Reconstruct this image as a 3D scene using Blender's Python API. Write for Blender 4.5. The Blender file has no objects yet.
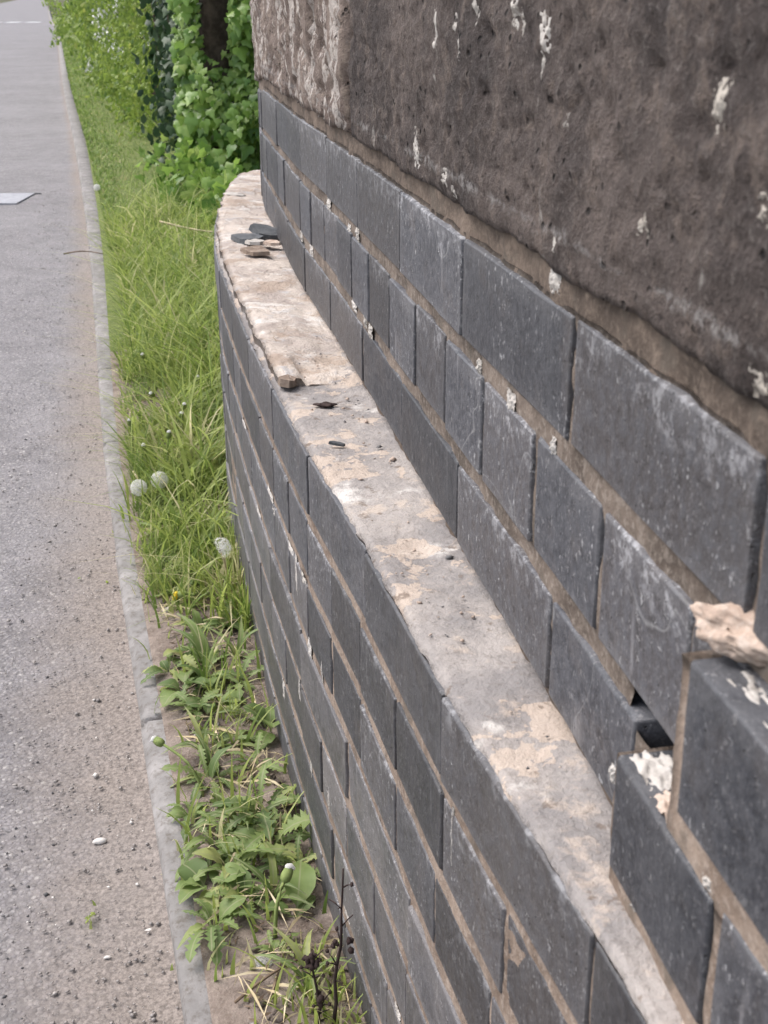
import bpy, bmesh, math, random
import numpy as np
from mathutils import Vector, Matrix, noise

random.seed(7); rng = np.random.default_rng(7)
R = math.radians
scene = bpy.context.scene
C = scene.collection
LEDGE = 0.55                                   # height of the wall's ledge above the road

# ------------------------------------------------------------------ camera
cam_d = bpy.data.cameras.new('camera'); cam = bpy.data.objects.new('camera', cam_d); C.objects.link(cam)
cam_d.sensor_fit = 'VERTICAL'; cam_d.sensor_height = 36.0; cam_d.sensor_width = 27.0
cam_d.lens = 1288.0 * 36.0 / 1024.0
cam_d.clip_start = 0.02; cam_d.clip_end = 1500
cam.matrix_world = (Matrix.Translation((0, 0, LEDGE + 0.4118)) @ Matrix.Rotation(math.pi/2 - 0.384, 4, 'X')
                    @ Matrix.Rotation(-0.0081, 4, 'Z'))
cam_d.dof.use_dof = True; cam_d.dof.focus_distance = 1.35; cam_d.dof.aperture_fstop = 24
scene.camera = cam

# ------------------------------------------------------------------ sky, sun, exposure
SUN_EL, SUN_AZ = R(58), R(-75)                 # azimuth from +Y, clockwise: over the road, high and veiled
w = bpy.data.worlds.new('World'); scene.world = w; w.use_nodes = True
nt = w.node_tree; bg = nt.nodes['Background']
sk = nt.nodes.new('ShaderNodeTexSky'); sk.sky_type = 'NISHITA'; sk.sun_disc = False
sk.sun_elevation = SUN_EL; sk.sun_rotation = SUN_AZ; sk.dust_density = 4.0; sk.air_density = 1.0; sk.ozone_density = 1.0
hs = nt.nodes.new('ShaderNodeHueSaturation'); hs.inputs['Saturation'].default_value = 0.62
nt.links.new(sk.outputs[0], hs.inputs['Color']); nt.links.new(hs.outputs[0], bg.inputs['Color'])
bg.inputs['Strength'].default_value = 0.15
sl = bpy.data.lights.new('sun', 'SUN'); sl.energy = 1.3; sl.angle = R(40); sl.color = (1, .97, .955)
so = bpy.data.objects.new('sun', sl); C.objects.link(so)
sd = Vector((math.sin(SUN_AZ)*math.cos(SUN_EL), math.cos(SUN_AZ)*math.cos(SUN_EL), math.sin(SUN_EL)))
so.rotation_euler = (-sd).to_track_quat('-Z', 'Y').to_euler()
scene.view_settings.view_transform = 'Standard'; scene.view_settings.look = 'None'
scene.view_settings.exposure = 0.95; scene.view_settings.gamma = 1.0
scene.view_settings.use_curve_mapping = False

# ------------------------------------------------------------------ node helpers
class NT:
    def __init__(s, name):
        s.m = bpy.data.materials.new(name); s.m.use_nodes = True
        s.t = s.m.node_tree; s.b = s.t.nodes['Principled BSDF']
    def n(s, typ, **kw):
        nd = s.t.nodes.new(typ)
        for k, v in kw.items(): setattr(nd, k, v)
        return nd
    def L(s, a, b): s.t.links.new(a, b)
    def put(s, sock, v):
        if hasattr(v, 'is_linked') or hasattr(v, 'links'): s.L(v, sock)
        else: sock.default_value = v
    def coord(s, kind='Object', scale=(1, 1, 1), rand=0):
        tc = s.n('ShaderNodeTexCoord'); out = tc.outputs[kind]
        if scale != (1, 1, 1):
            mp = s.n('ShaderNodeMapping'); mp.inputs['Scale'].default_value = scale; s.L(out, mp.inputs[0]); out = mp.outputs[0]
        if rand:
            oi = s.n('ShaderNodeObjectInfo'); ad = s.n('ShaderNodeVectorMath', operation='ADD')
            ml = s.n('ShaderNodeMath', operation='MULTIPLY'); ml.inputs[1].default_value = rand
            s.L(oi.outputs['Random'], ml.inputs[0]); s.L(out, ad.inputs[0]); s.L(ml.outputs[0], ad.inputs[1]); out = ad.outputs[0]
        return out
    def noise(s, vec, scale, detail=5, rough=.55, dist=0):
        nd = s.n('ShaderNodeTexNoise'); s.L(vec, nd.inputs['Vector'])
        nd.inputs['Scale'].default_value = scale; nd.inputs['Detail'].default_value = detail
        nd.inputs['Roughness'].default_value = rough; nd.inputs['Distortion'].default_value = dist
        return nd.outputs['Fac']
    def vor(s, vec, scale, out='Distance', feature='F1', rnd=1):
        nd = s.n('ShaderNodeTexVoronoi', feature=feature); s.L(vec, nd.inputs['Vector'])
        nd.inputs['Scale'].default_value = scale; nd.inputs['Randomness'].default_value = rnd
        return nd.outputs[out]
    def ramp(s, v, lo, hi, a=0., b=1.):
        nd = s.n('ShaderNodeMapRange'); nd.interpolation_type = 'SMOOTHSTEP'
        s.L(v, nd.inputs[0])
        for i, q in enumerate((lo, hi, a, b)): nd.inputs[i+1].default_value = q
        return nd.outputs[0]
    def math(s, op, a, b=0.):
        nd = s.n('ShaderNodeMath', operation=op); s.put(nd.inputs[0], a); s.put(nd.inputs[1], b); return nd.outputs[0]
    def mix(s, f, a, b, blend='MIX'):
        nd = s.n('ShaderNodeMix', data_type='RGBA', blend_type=blend)
        s.put(nd.inputs[0], f)
        for i, v in ((6, a), (7, b)):
            if isinstance(v, tuple): v = (*v, 1)[:4]
            s.put(nd.inputs[i], v)
        return nd.outputs[2]
    def val(s, col, v):
        nd = s.n('ShaderNodeHueSaturation'); s.L(col, nd.inputs['Color']); s.put(nd.inputs['Value'], v); return nd.outputs[0]
    def rand(s): return s.n('ShaderNodeObjectInfo').outputs['Random']
    def attr(s, name): return s.n('ShaderNodeAttribute', attribute_name=name).outputs['Fac']
    def fin(s, col, rough, bump=None, strength=.5, dist=.002, spec=.4):
        s.put(s.b.inputs['Base Color'], (*col, 1) if isinstance(col, tuple) else col)
        s.put(s.b.inputs['Roughness'], rough); s.b.inputs['Specular IOR Level'].default_value = spec
        if bump is not None:
            bn = s.n('ShaderNodeBump'); bn.inputs['Strength'].default_value = strength; bn.inputs['Distance'].default_value = dist
            s.L(bump, bn.inputs['Height']); s.L(bn.outputs[0], s.b.inputs['Normal'])
        return s.m

M = {}
# engineering brick: blue-grey, mottled, salt flecks that run downwards
def brick_mat(name='blue_brick', dust=0.):
    m = NT(name); v = m.coord(rand=37)
    a = m.noise(v, 9, 6, .6); f = m.noise(v, 120, 4, .7); c = m.mix(m.ramp(a, .3, .7), (.021, .023, .030), (.055, .057, .066))
    c = m.mix(m.ramp(m.noise(v, 26, 4), .52, .72, 0, .6), c, (.085, .073, .070))
    r2 = m.math('FRACT', m.math('MULTIPLY', m.rand(), 17.3))
    c = m.mix(m.ramp(r2, .55, .9, 0, .55), c, (.080, .069, .066)); c = m.mix(m.ramp(r2, .25, .05, 0, .5), c, (.028, .034, .048))
    c = m.mix(m.ramp(m.noise(v, 4.5, 5, .6), .52, .70, 0, .4), c, (.088, .084, .086))
    c = m.mix(m.ramp(f, .38, .66, 0, .7), c, (.086, .088, .099)); c = m.mix(m.ramp(f, .30, .44, .6, 0), c, (.016, .016, .019))
    vs = m.coord(scale=(1, 1, .7), rand=37)
    patch = m.math('MULTIPLY', m.ramp(m.noise(v, 9, 4), .40, .62, .22, 1), m.ramp(r2, .1, .8, .6, 1))
    sp = m.math('MULTIPLY', m.ramp(m.noise(vs, 170, 3, .6), .63, .69), patch)
    c = m.mix(m.math('MULTIPLY', sp, .7), c, (.36, .355, .36))
    vst = m.coord(scale=(1, 1, .08), rand=11)
    st = m.math('MULTIPLY', m.ramp(m.noise(vst, 60, 3, .6), .62, .72), m.ramp(m.noise(v, 14, 2), .46, .64))
    c = m.mix(m.math('MULTIPLY', st, .45), c, (.36, .35, .36))
    c = m.mix(m.math('MULTIPLY', m.ramp(m.noise(v, 330, 2, .8), .56, .72), .55), c, (.20, .195, .20))
    tc = m.n('ShaderNodeTexCoord'); sx = m.n('ShaderNodeSeparateXYZ'); m.L(tc.outputs['Object'], sx.inputs[0]); sg = m.n('ShaderNodeSeparateXYZ'); m.L(tc.outputs['Generated'], sg.inputs[0])
    wob = m.math('MULTIPLY', m.math('SUBTRACT', m.noise(v, 55, 5, .7), .5), .02)
    ez = m.ramp(m.math('ADD', m.math('ABSOLUTE', m.math('SUBTRACT', sx.outputs[2], .033)), wob), .022, .033)
    ex = m.ramp(m.math('ADD', m.math('ABSOLUTE', m.math('SUBTRACT', sg.outputs[0], .5)), m.math('MULTIPLY', wob, 3.)), .44, .50)
    worn = m.math('MULTIPLY', m.math('MAXIMUM', ez, ex), m.ramp(m.noise(v, 18, 4), .35, .65, .25, .8))
    c = m.mix(m.math('MULTIPLY', worn, .42), c, (.165, .162, .168))
    bl = m.math('MULTIPLY', m.ramp(m.math('ADD', sx.outputs[2], m.math('MULTIPLY', wob, 2.2)), .040, .066), m.math('MULTIPLY', m.ramp(m.noise(v, 75, 5, .8), .50, .62), m.ramp(r2, .45, .6, 0, .6)))
    c = m.mix(bl, c, (.36, .36, .375))
    sp2 = m.math('MULTIPLY', m.ramp(m.noise(m.coord(scale=(1, 1, .6), rand=71), 260, 2, .6), .64, .69), m.ramp(m.noise(m.coord(rand=53), 11, 4), .40, .60, .15, 1))
    c = m.mix(m.math('MULTIPLY', sp2, .65), c, (.40, .40, .41))
    sc_ = m.math('MULTIPLY', m.ramp(m.math('ABSOLUTE', m.math('SUBTRACT', m.noise(m.coord(rand=23), 9, 1, .3, 1.2), .5)), .0, .006, 1, 0), m.ramp(m.rand(), .84, .88))
    c = m.mix(m.math('MULTIPLY', sc_, .4), c, (.30, .30, .30))
    if dust: c = m.mix(m.ramp(m.noise(v, 11, 6, .65), .35, .7, dust*.3, dust), c, (.215, .195, .185))
    pit = m.ramp(m.vor(v, 130), .06, .13, 1, 0); pit = m.math('MULTIPLY', pit, m.ramp(m.noise(v, 40, 2), .5, .6))
    c = m.mix(m.math('MULTIPLY', pit, .6), c, (.025, .024, .025))
    c = m.val(c, m.math('ADD', .50, m.math('MULTIPLY', m.rand(), .62)))
    h = m.math('ADD', m.math('MULTIPLY', f, .5), m.math('MULTIPLY', a, .9)); h = m.math('SUBTRACT', h, pit); h = m.math('ADD', h, m.math('MULTIPLY', sp, .4))
    return m.fin(c, m.ramp(a, .3, .7, .42, .62), h, .9, .0026, .40)
M['brick'] = brick_mat(); M['brick_dusty'] = brick_mat('dusty_blue_brick', .18); M['brick_muddy'] = brick_mat('mud_splashed_brick', .42)

def mortar_mat(name, c1, c2, pale, sc=1):
    m = NT(name); v = m.coord()
    a = m.noise(v, 14*sc, 6, .65); f = m.noise(v, 160*sc, 4, .7)
    c = m.mix(m.ramp(a, .35, .65), c1, c2); c = m.mix(m.ramp(f, .45, .7, 0, .55), c, pale)
    c = m.mix(m.ramp(m.noise(v, 30*sc, 5), .55, .68, 0, .6), c, (.10, .085, .07))
    return m.fin(c, .92, m.math('ADD', a, m.math('MULTIPLY', f, .6)), .8, .003, .2)
M['mortar'] = mortar_mat('mortar', (.152, .112, .086), (.275, .215, .172), (.39, .33, .283))
M['mortar_upper'] = mortar_mat('upper_mortar', (.085, .067, .055), (.19, .152, .125), (.33, .285, .245))
M['mortar_dark'] = mortar_mat('bed_mortar', (.075, .058, .047), (.14, .108, .086), (.22, .175, .14))
M['lime'] = mortar_mat('lime', (.33, .305, .275), (.46, .43, .40), (.55, .53, .50))
M['lichen'] = mortar_mat('lichen', (.24, .215, .185), (.36, .33, .29), (.44, .41, .37))
M['pinkmortar'] = mortar_mat('pink_mortar', (.36, .27, .215), (.48, .385, .32), (.58, .51, .45))

def ledge_mat():
    m = NT('ledge_topping'); v = m.coord()
    a = m.noise(v, 8, 8, .66, .1); b = m.noise(v, 24, 7, .68, .1); f = m.noise(v, 150, 4, .7)
    c = m.mix(m.ramp(a, .4, .62), (.23, .215, .21), (.345, .315, .295))
    c = m.mix(m.ramp(b, .56, .66, 0, .55), c, (.52, .43, .355))
    c = m.mix(m.ramp(m.noise(v, 11, 6, .6), .58, .66, 0, .8), c, (.60, .57, .54))
    c = m.mix(m.ramp(f, .5, .72, 0, .5), c, (.16, .14, .125))
    fl = m.math('SNAP', m.math('ADD', m.noise(v, 13, 6, .62, .2), m.math('MULTIPLY', m.noise(v, 60, 3), .05)), .055)
    c = m.mix(m.ramp(fl, .54, .60, 0, .65), c, (.50, .405, .33)); c = m.mix(m.ramp(m.noise(v, 38, 5, .7), .60, .66, 0, .7), c, (.15, .115, .09))
    return m.fin(c, .9, m.math('ADD', m.math('MULTIPLY', fl, 4.), m.math('ADD', m.math('MULTIPLY', b, 1.5), m.math('MULTIPLY', f, .5))), .9, .004, .2)
M['ledge'] = ledge_mat()
def flake_mat():
    m = NT('pale_bedding'); v = m.coord()
    a = m.noise(v, 9, 7, .62, .6); b = m.noise(v, 30, 6, .65, .8); f = m.noise(v, 150, 4, .7)
    c = m.mix(m.ramp(a, .38, .6), (.36, .31, .28), (.50, .44, .39))
    c = m.mix(m.ramp(b, .55, .65, 0, .8), c, (.40, .385, .385)); c = m.mix(m.ramp(m.noise(v, 17, 6, .6, 1), .56, .63, 0, .8), c, (.58, .55, .52))
    c = m.mix(m.ramp(m.noise(v, 46, 5, .7, 1), .60, .68, 0, .8), c, (.24, .185, .14))
    fl = m.math('SNAP', m.math('ADD', m.noise(v, 11, 6, .62, .2), m.math('MULTIPLY', m.noise(v, 60, 3), .05)), .05)
    c = m.mix(m.ramp(fl, .40, .50, .7, 0), c, (.33, .255, .20))
    return m.fin(c, .92, m.math('ADD', m.math('MULTIPLY', fl, 5.), m.math('ADD', m.math('MULTIPLY', b, 1.6), m.math('MULTIPLY', f, .5))), .9, .005, .2)
M['flake'] = flake_mat()

def stone_mat(name, d1, d2, ochre, pale, palelo, palefac):
    m = NT(name); v = m.coord()
    a = m.noise(v, 6, 7, .62, .3); b = m.noise(v, 38, 6, .68); f = m.noise(v, 190, 5, .8)
    c = m.mix(m.ramp(a, .36, .64), d1, d2); c = m.mix(m.ramp(b, .5, .68, 0, .65), c, ochre)
    c = m.mix(m.ramp(f, .52, .72, 0, .65), c, (.23, .205, .19)); c = m.mix(m.ramp(f, .32, .46, .75, 0), c, (.016, .013, .013))
    pt = m.math('MULTIPLY', m.ramp(m.vor(v, 85), .10, .24, 1, 0), m.ramp(m.noise(v, 20, 3), .48, .6)); c = m.mix(m.math('MULTIPLY', pt, .8), c, (.014, .012, .012))
    vs = m.coord(scale=(1, 1, .28))
    st = m.ramp(m.noise(vs, 26, 6, .62, .4), palelo, palelo + .05)
    st = m.math('MULTIPLY', st, m.ramp(m.noise(v, 90, 3, .7), .35, .55)); 
    c = m.mix(m.math('MULTIPLY', st, palefac), c, pale)
    sz_ = m.n('ShaderNodeSeparateXYZ'); m.L(v, sz_.inputs[0])
    salt = m.ramp(m.math('ADD', m.math('ABSOLUTE', m.math('SUBTRACT', sz_.outputs[2], LEDGE+.290)), m.math('MULTIPLY', m.noise(v, 16, 5, .7), .030)), .013, .019, 1, 0)
    c = m.mix(m.math('MULTIPLY', m.math('MULTIPLY', salt, m.ramp(m.noise(v, 130, 3, .7), .40, .58)), .6), c, (.36, .345, .335))
    h = m.math('ADD', m.math('MULTIPLY', b, 1.3), m.math('MULTIPLY', f, .6)); h = m.math('SUBTRACT', h, m.math('MULTIPLY', pt, .8))
    return m.fin(c, .9, h, 1.0, .009, .25)
M['stone'] = stone_mat('dark_sandstone', (.058, .047, .044), (.132, .106, .095), (.195, .155, .132), (.42, .40, .37), .645, .65)
M['stone_pale'] = stone_mat('flaking_sandstone', (.14, .105, .09), (.26, .205, .175), (.33, .27, .22), (.56, .51, .47), .50, .8)

def road_mat():
    m = NT('asphalt'); v = m.coord()
    big = m.noise(v, 1.1, 5, .6); med = m.noise(v, 9, 6, .65, .4)
    cell = m.n('ShaderNodeTexVoronoi'); m.L(v, cell.inputs['Vector']); cell.inputs['Scale'].default_value = 175
    chip = m.ramp(cell.outputs['Distance'], .25, .62)
    c = m.mix(m.ramp(med, .32, .68), (.172, .163, .170), (.246, .233, .242))
    cr = m.n('ShaderNodeSeparateColor'); m.L(cell.outputs['Color'], cr.inputs[0])
    c = m.mix(m.ramp(cr.outputs[0], .5, 1, 0, .55), c, (.33, .315, .31)); c = m.mix(m.ramp(cr.outputs[1], .72, 1, 0, .6), c, (.085, .085, .09))
    c = m.mix(m.ramp(cr.outputs[2], .955, .99, 0, .6), c, (.46, .44, .42))
    c = m.mix(m.math('MULTIPLY', chip, .40), c, (.12, .11, .105))
    # dust and fines washed up against the kerb (distance from the kerb line)
    d = m.attr('kerb_distance')
    dn = m.math('ADD', d, m.math('MULTIPLY', m.math('SUBTRACT', m.noise(v, 5, 6, .62), .5), .22))
    dust = m.ramp(dn, .03, .25, .85, 0)
    c = m.mix(dust, c, m.mix(m.ramp(m.noise(v, 170, 4, .8), .36, .64), (.13, .108, .092), (.285, .243, .212)))
    c = m.mix(m.ramp(big, .4, .7, 0, .25), c, (.30, .29, .295))
    h = m.math('SUBTRACT', m.math('MULTIPLY', m.noise(v, 200, 4, .8), 1.1), m.math('MULTIPLY', chip, m.math('SUBTRACT', 1.0, m.math('MULTIPLY', dust, .65))))
    return m.fin(c, .9, h, .5, .002, .25)
M['road'] = road_mat()
def simple(name, c1, c2, sc, rough=.9, bd=.003, fine=(.5, .5, .5), ff=.0, rand=0, spec=.25):
    m = NT(name); v = m.coord(rand=rand); a = m.noise(v, sc, 6, .65); f = m.noise(v, sc*9, 4, .7)
    c = m.mix(m.ramp(a, .35, .65), c1, c2); c = m.mix(m.ramp(f, .45, .72, 0, ff), c, fine)
    if rand: c = m.val(c, m.math('ADD', .75, m.math('MULTIPLY', m.rand(), .5)))
    return m.fin(c, rough, m.math('ADD', a, m.math('MULTIPLY', f, .5)), .8, bd, spec)
M['kerb'] = simple('kerb_concrete', (.185, .176, .170), (.295, .280, .272), 10, .9, .004, (.115, .10, .086), .85)
M['soil'] = simple('soil', (.13, .10, .082), (.25, .205, .175), 22, .95, .008, (.33, .28, .24), .5)
M['turf'] = simple('turf', (.075, .11, .028), (.14, .17, .05), 30, .95, .008, (.22, .20, .09), .5)
M['ground'] = simple('rough_ground', (.06, .07, .03), (.10, .09, .05), 3, .95, .01)
M['grit'] = simple('grit_stone', (.22, .20, .19), (.36, .33, .31), 40, .85, .001)
M['dark_grit'] = simple('dark_grit', (.09, .088, .09), (.17, .165, .165), 40, .85, .001)
M['white_grit'] = simple('pale_pebble', (.55, .52, .49), (.68, .65, .61), 40, .8, .001)
M['slate'] = simple('slate_chip', (.055, .06, .066), (.10, .105, .11), 30, .6, .001, (.2, .2, .2), .4)
M['bark'] = simple('bark', (.055, .04, .033), (.12, .09, .075), 20, .95, .01)
M['paint'] = simple('road_paint', (.62, .62, .62), (.72, .72, .72), 12, .7, .001)
M['iron'] = simple('cover_metal', (.27, .27, .29), (.35, .35, .37), 20, .6, .001)
M['dead'] = simple('dead_stalk', (.030, .020, .018), (.062, .042, .038), 60, .9, .001)
M['straw'] = simple('straw', (.42, .34, .20), (.55, .47, .32), 30, .8, .001)
M['litter'] = simple('leaf_litter', (.06, .04, .028), (.18, .13, .09), 18, .9, .001)
M['seed'] = simple('seed_down', (.74, .73, .70), (.82, .81, .79), 60, .9, .001)
m_ = M['seed'].node_tree; t_ = m_.nodes.new('ShaderNodeBsdfTranslucent'); t_.inputs[0].default_value = (.85, .85, .83, 1); x_ = m_.nodes.new('ShaderNodeMixShader'); x_.inputs[0].default_value = .5
m_.links.new(m_.nodes['Principled BSDF'].outputs[0], x_.inputs[1]); m_.links.new(t_.outputs[0], x_.inputs[2]); m_.links.new(x_.outputs[0], m_.nodes['Material Output'].inputs['Surface'])
M['bud'] = simple('flower_bud', (.15, .20, .06), (.22, .27, .09), 80, .7, .001)
M['yellow'] = simple('yellow_petal', (.65, .45, .03), (.75, .55, .05), 80, .7, .001)
M['blossom'] = simple('blossom', (.66, .66, .60), (.78, .78, .74), 20, .8, .001)

def leaf_mat(name, c1, c2, c3, rough=.5, trans=.35, rand=False, sc=30, rib=None):
    m = NT(name); v = m.coord()
    t = m.rand() if rand else m.attr('tint')
    c = m.mix(m.ramp(t, .0, .6), c1, c2); c = m.mix(m.ramp(t, .72, 1.0), c, c3)
    c = m.mix(m.ramp(m.noise(v, sc, 3), .35, .7, 0, .35), c, c1)
    if rib:
        sx = m.n('ShaderNodeSeparateXYZ'); m.L(v, sx.inputs[0]); c = m.mix(m.ramp(m.math('ABSOLUTE', sx.outputs[1]), .0004, .0014, .7, 0), c, rib)
        c = m.mix(m.ramp(m.noise(m.coord(rand=5), 45, 5, .7), .5, .7, 0, .45), c, (.26, .27, .12))
    m.fin(c, rough, spec=.35)
    tr = m.n('ShaderNodeBsdfTranslucent'); m.L(m.val(c, 1.3), tr.inputs['Color'])
    mx = m.n('ShaderNodeMixShader'); mx.inputs[0].default_value = trans
    out = m.t.nodes['Material Output']
    m.L(m.b.outputs[0], mx.inputs[1]); m.L(tr.outputs[0], mx.inputs[2]); m.L(mx.outputs[0], out.inputs['Surface'])
    return m.m
M['grass'] = leaf_mat('grass_blade', (.13, .20, .040), (.335, .395, .105), (.62, .56, .34), .5, .45)
M['short_grass'] = leaf_mat('mown_grass', (.11, .175, .04), (.23, .31, .085), (.40, .38, .19), .55, .4)
M['weed'] = leaf_mat('weed_leaf', (.105, .16, .05), (.20, .27, .085), (.36, .38, .14), .55, .35, True, 60, (.28, .30, .16))
M['ivy'] = leaf_mat('ivy_leaf', (.075, .16, .03), (.23, .35, .075), (.38, .48, .13), .35, .4)
M['ivy_big'] = leaf_mat('ivy_leaf_big', (.09, .185, .035), (.22, .35, .08), (.34, .46, .14), .33, .35, True)
M['hawthorn'] = leaf_mat('hawthorn_leaf', (.09, .16, .03), (.24, .32, .065), (.38, .42, .11), .5, .4)
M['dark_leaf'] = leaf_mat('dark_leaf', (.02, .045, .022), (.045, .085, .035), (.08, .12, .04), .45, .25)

# ------------------------------------------------------------------ mesh helpers
def mesh(name, v, f, mat, smooth=True):
    me = bpy.data.meshes.new(name); me.from_pydata([tuple(q) for q in v], [], f); me.materials.append(M[mat] if isinstance(mat, str) else mat)
    if smooth: me.polygons.foreach_set('use_smooth', np.ones(len(me.polygons), bool))
    return me
def mesh_np(name, v, f, mat, tint=None, smooth=True):
    me = bpy.data.meshes.new(name); v = np.asarray(v, np.float32); f = np.asarray(f, np.int32); k = f.shape[1]
    me.vertices.add(len(v)); me.vertices.foreach_set('co', v.ravel())
    me.loops.add(f.size); me.loops.foreach_set('vertex_index', f.ravel())
    me.polygons.add(len(f)); me.polygons.foreach_set('loop_start', np.arange(0, f.size, k, dtype=np.int32))
    if tint is not None:
        at = me.attributes.new('tint', 'FLOAT', 'POINT'); at.data.foreach_set('value', np.asarray(tint, np.float32))
    me.materials.append(M[mat]); me.update(calc_edges=True); me.validate()
    if smooth: me.polygons.foreach_set('use_smooth', np.ones(len(me.polygons), bool))
    return me
def obj(name, me, parent=None, loc=None, label=None, cat=None, group=None, kind=None, mw=None):
    o = bpy.data.objects.new(name, me); C.objects.link(o)
    if mw is not None:
        o.matrix_world = mw
    elif loc is not None: o.location = loc
    if parent is not None:
        o.parent = parent
    if label: o['label'] = label
    if cat: o['category'] = cat
    if group: o['group'] = group
    if kind: o['kind'] = kind
    return o
def empty(name, loc, label, cat, group=None, rz=0):
    o = obj(name, None, None, loc, label, cat, group); o.rotation_euler.z = rz; return o
def grid_faces(nu, nv, off=0, flip=False):
    i = np.arange(nu-1)[:, None]*nv + np.arange(nv-1)[None]; i = i.ravel()+off
    q = np.stack([i, i+nv, i+nv+1, i+1], 1); return q[:, ::-1] if flip else q
def fbm(p, o=4): return noise.fractal(p, 1.0, 2.0, o)

class Curve2:                                   # smooth plan curve sampled finely, by arc length
    def __init__(s, pts):
        p = np.array(pts, float); q = np.vstack([2*p[0]-p[1], p, 2*p[-1]-p[-2]]); out = []
        for i in range(1, len(q)-2):
            t = np.linspace(0, 1, 24, endpoint=False)[:, None]; a, b, c, d = q[i-1], q[i], q[i+1], q[i+2]
            out.append(.5*(2*b+(c-a)*t+(2*a-5*b+4*c-d)*t*t+(3*b-a-3*c+d)*t**3))
        P = np.vstack(out+[p[-1:]])
        for _ in range(14): P[1:-1] = (P[:-2]+2*P[1:-1]+P[2:])/4
        s.P = P; s.S = np.concatenate([[0], np.cumsum(np.hypot(*np.diff(P, axis=0).T))]); s.len = s.S[-1]
    def pos(s, t): return np.array([np.interp(t, s.S, s.P[:, 0]), np.interp(t, s.S, s.P[:, 1])])
    def tan(s, t):
        a = s.pos(np.minimum(t+.012, s.len)) - s.pos(np.maximum(t-.012, 0)); return a/np.hypot(a[0], a[1])
    def at(s, t, off=0):                         # off > 0: towards the road
        p = s.pos(t); d = s.tan(t); return np.array([p[0]-d[1]*off, p[1]+d[0]*off])
    def s_of_y(s, y):
        k = np.argmax(s.P[:, 1] > y); return float(np.interp(y, s.P[:k+1, 1], s.S[:k+1])) if k else 0.
UP = Curve2([(.262, -.25), (.215, .02), (.178, .24), (.14, .448), (.1, .68), (.057, .918), (.016, 1.15), (-.024, 1.37), (-.064, 1.59), (-.104, 1.8),
             (-.142, 2.02), (-.190, 2.32), (-.222, 2.53), (-.246, 2.72), (-.257, 2.86), (-.250, 2.98), (-.215, 3.07), (-.13, 3.13), (.0, 3.16), (.3, 3.18), (.7, 3.19)])
LO = Curve2([(.29, -.25), (.215, .02), (.157, .25), (.096, .493), (.037, .716), (-.027, .99), (-.078, 1.193), (-.120, 1.378), (-.157, 1.545), (-.193, 1.72), (-.225, 1.88),
             (-.252, 2.02), (-.284, 2.206), (-.317, 2.46), (-.336, 2.7), (-.347, 2.95), (-.347, 3.1), (-.33, 3.18), (-.28, 3.215), (-.2, 3.23), (.0, 3.24), (.3, 3.25), (.7, 3.26)])
KERB = Curve2([(.30, -1.2), (.03, 0.0), (-.216, 1.043), (-.287, 1.334), (-.373, 1.681), (-.48, 2.112), (-.652, 2.841), (-.887, 3.9), (-1.239, 5.468), (-2.036, 8.853), (-3.85, 16.4), (-9.4, 39.9), (-13.4, 56), (-24, 100), (-60, 250), (-105, 430)])
def kerb_x(y):                                   # x of the kerb's road edge
    return np.interp(y, KERB.P[:, 1], KERB.P[:, 0])
def wall_x(y): return np.interp(y, LO.P[:, 1][:LO.P[:, 1].argmax()], LO.P[:, 0][:LO.P[:, 1].argmax()])

# ------------------------------------------------------------------ the setting: ground, road, verge
gv = [(-400, -200, -.03), (400, -200, -.03), (400, 700, -.03), (-400, 700, -.03)]
obj('ground', mesh('ground', gv, [(0, 1, 2, 3)], 'ground', False), kind='structure')
ys = np.concatenate([np.linspace(-1.2, 6, 120), np.linspace(6.2, 20, 40), np.linspace(21, 99, 50), np.linspace(105, 425, 40)])
offs = np.array([0., .02, .05, .09, .14, .2, .28, .4, .6, .9, 1.3, 2, 3, 4.2, 5.6])
V, KD = [], []
for y in ys:
    for o_ in offs:
        z = .012*math.exp(-o_/.07) + .004*fbm(Vector((o_*3, y*3, 1)), 3)*min(1, o_*6+.2) if y < 20 else 0
        V.append((kerb_x(y)+.01-o_*1.028, y, z)); KD.append(o_*(1+max(0, min(y, 12)-1.3)*.32))
me = mesh_np('road', V, grid_faces(len(ys), len(offs), flip=True), 'road')
at = me.attributes.new('kerb_distance', 'FLOAT', 'POINT'); at.data.foreach_set('value', np.array(KD, np.float32))
road = obj('road', me, kind='structure')
# far junction: broken white line across the road
for i in range(9):
    x0 = -12.6-.78*i; y0 = 50.6+.18*i
    b = [(x0, y0, .004), (x0-.5, y0+.11, .004), (x0-.5, y0+1.0, .004), (x0, y0+.9, .004)]
    obj('road_marking', mesh('road_marking', [(q[0], q[1], .008) for q in b]+[(q[0], q[1], .001) for q in b], [(0, 3, 2, 1), (0, 1, 5, 4), (1, 2, 6, 5), (2, 3, 7, 6), (3, 0, 4, 7)], 'paint', False), road)
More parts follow.
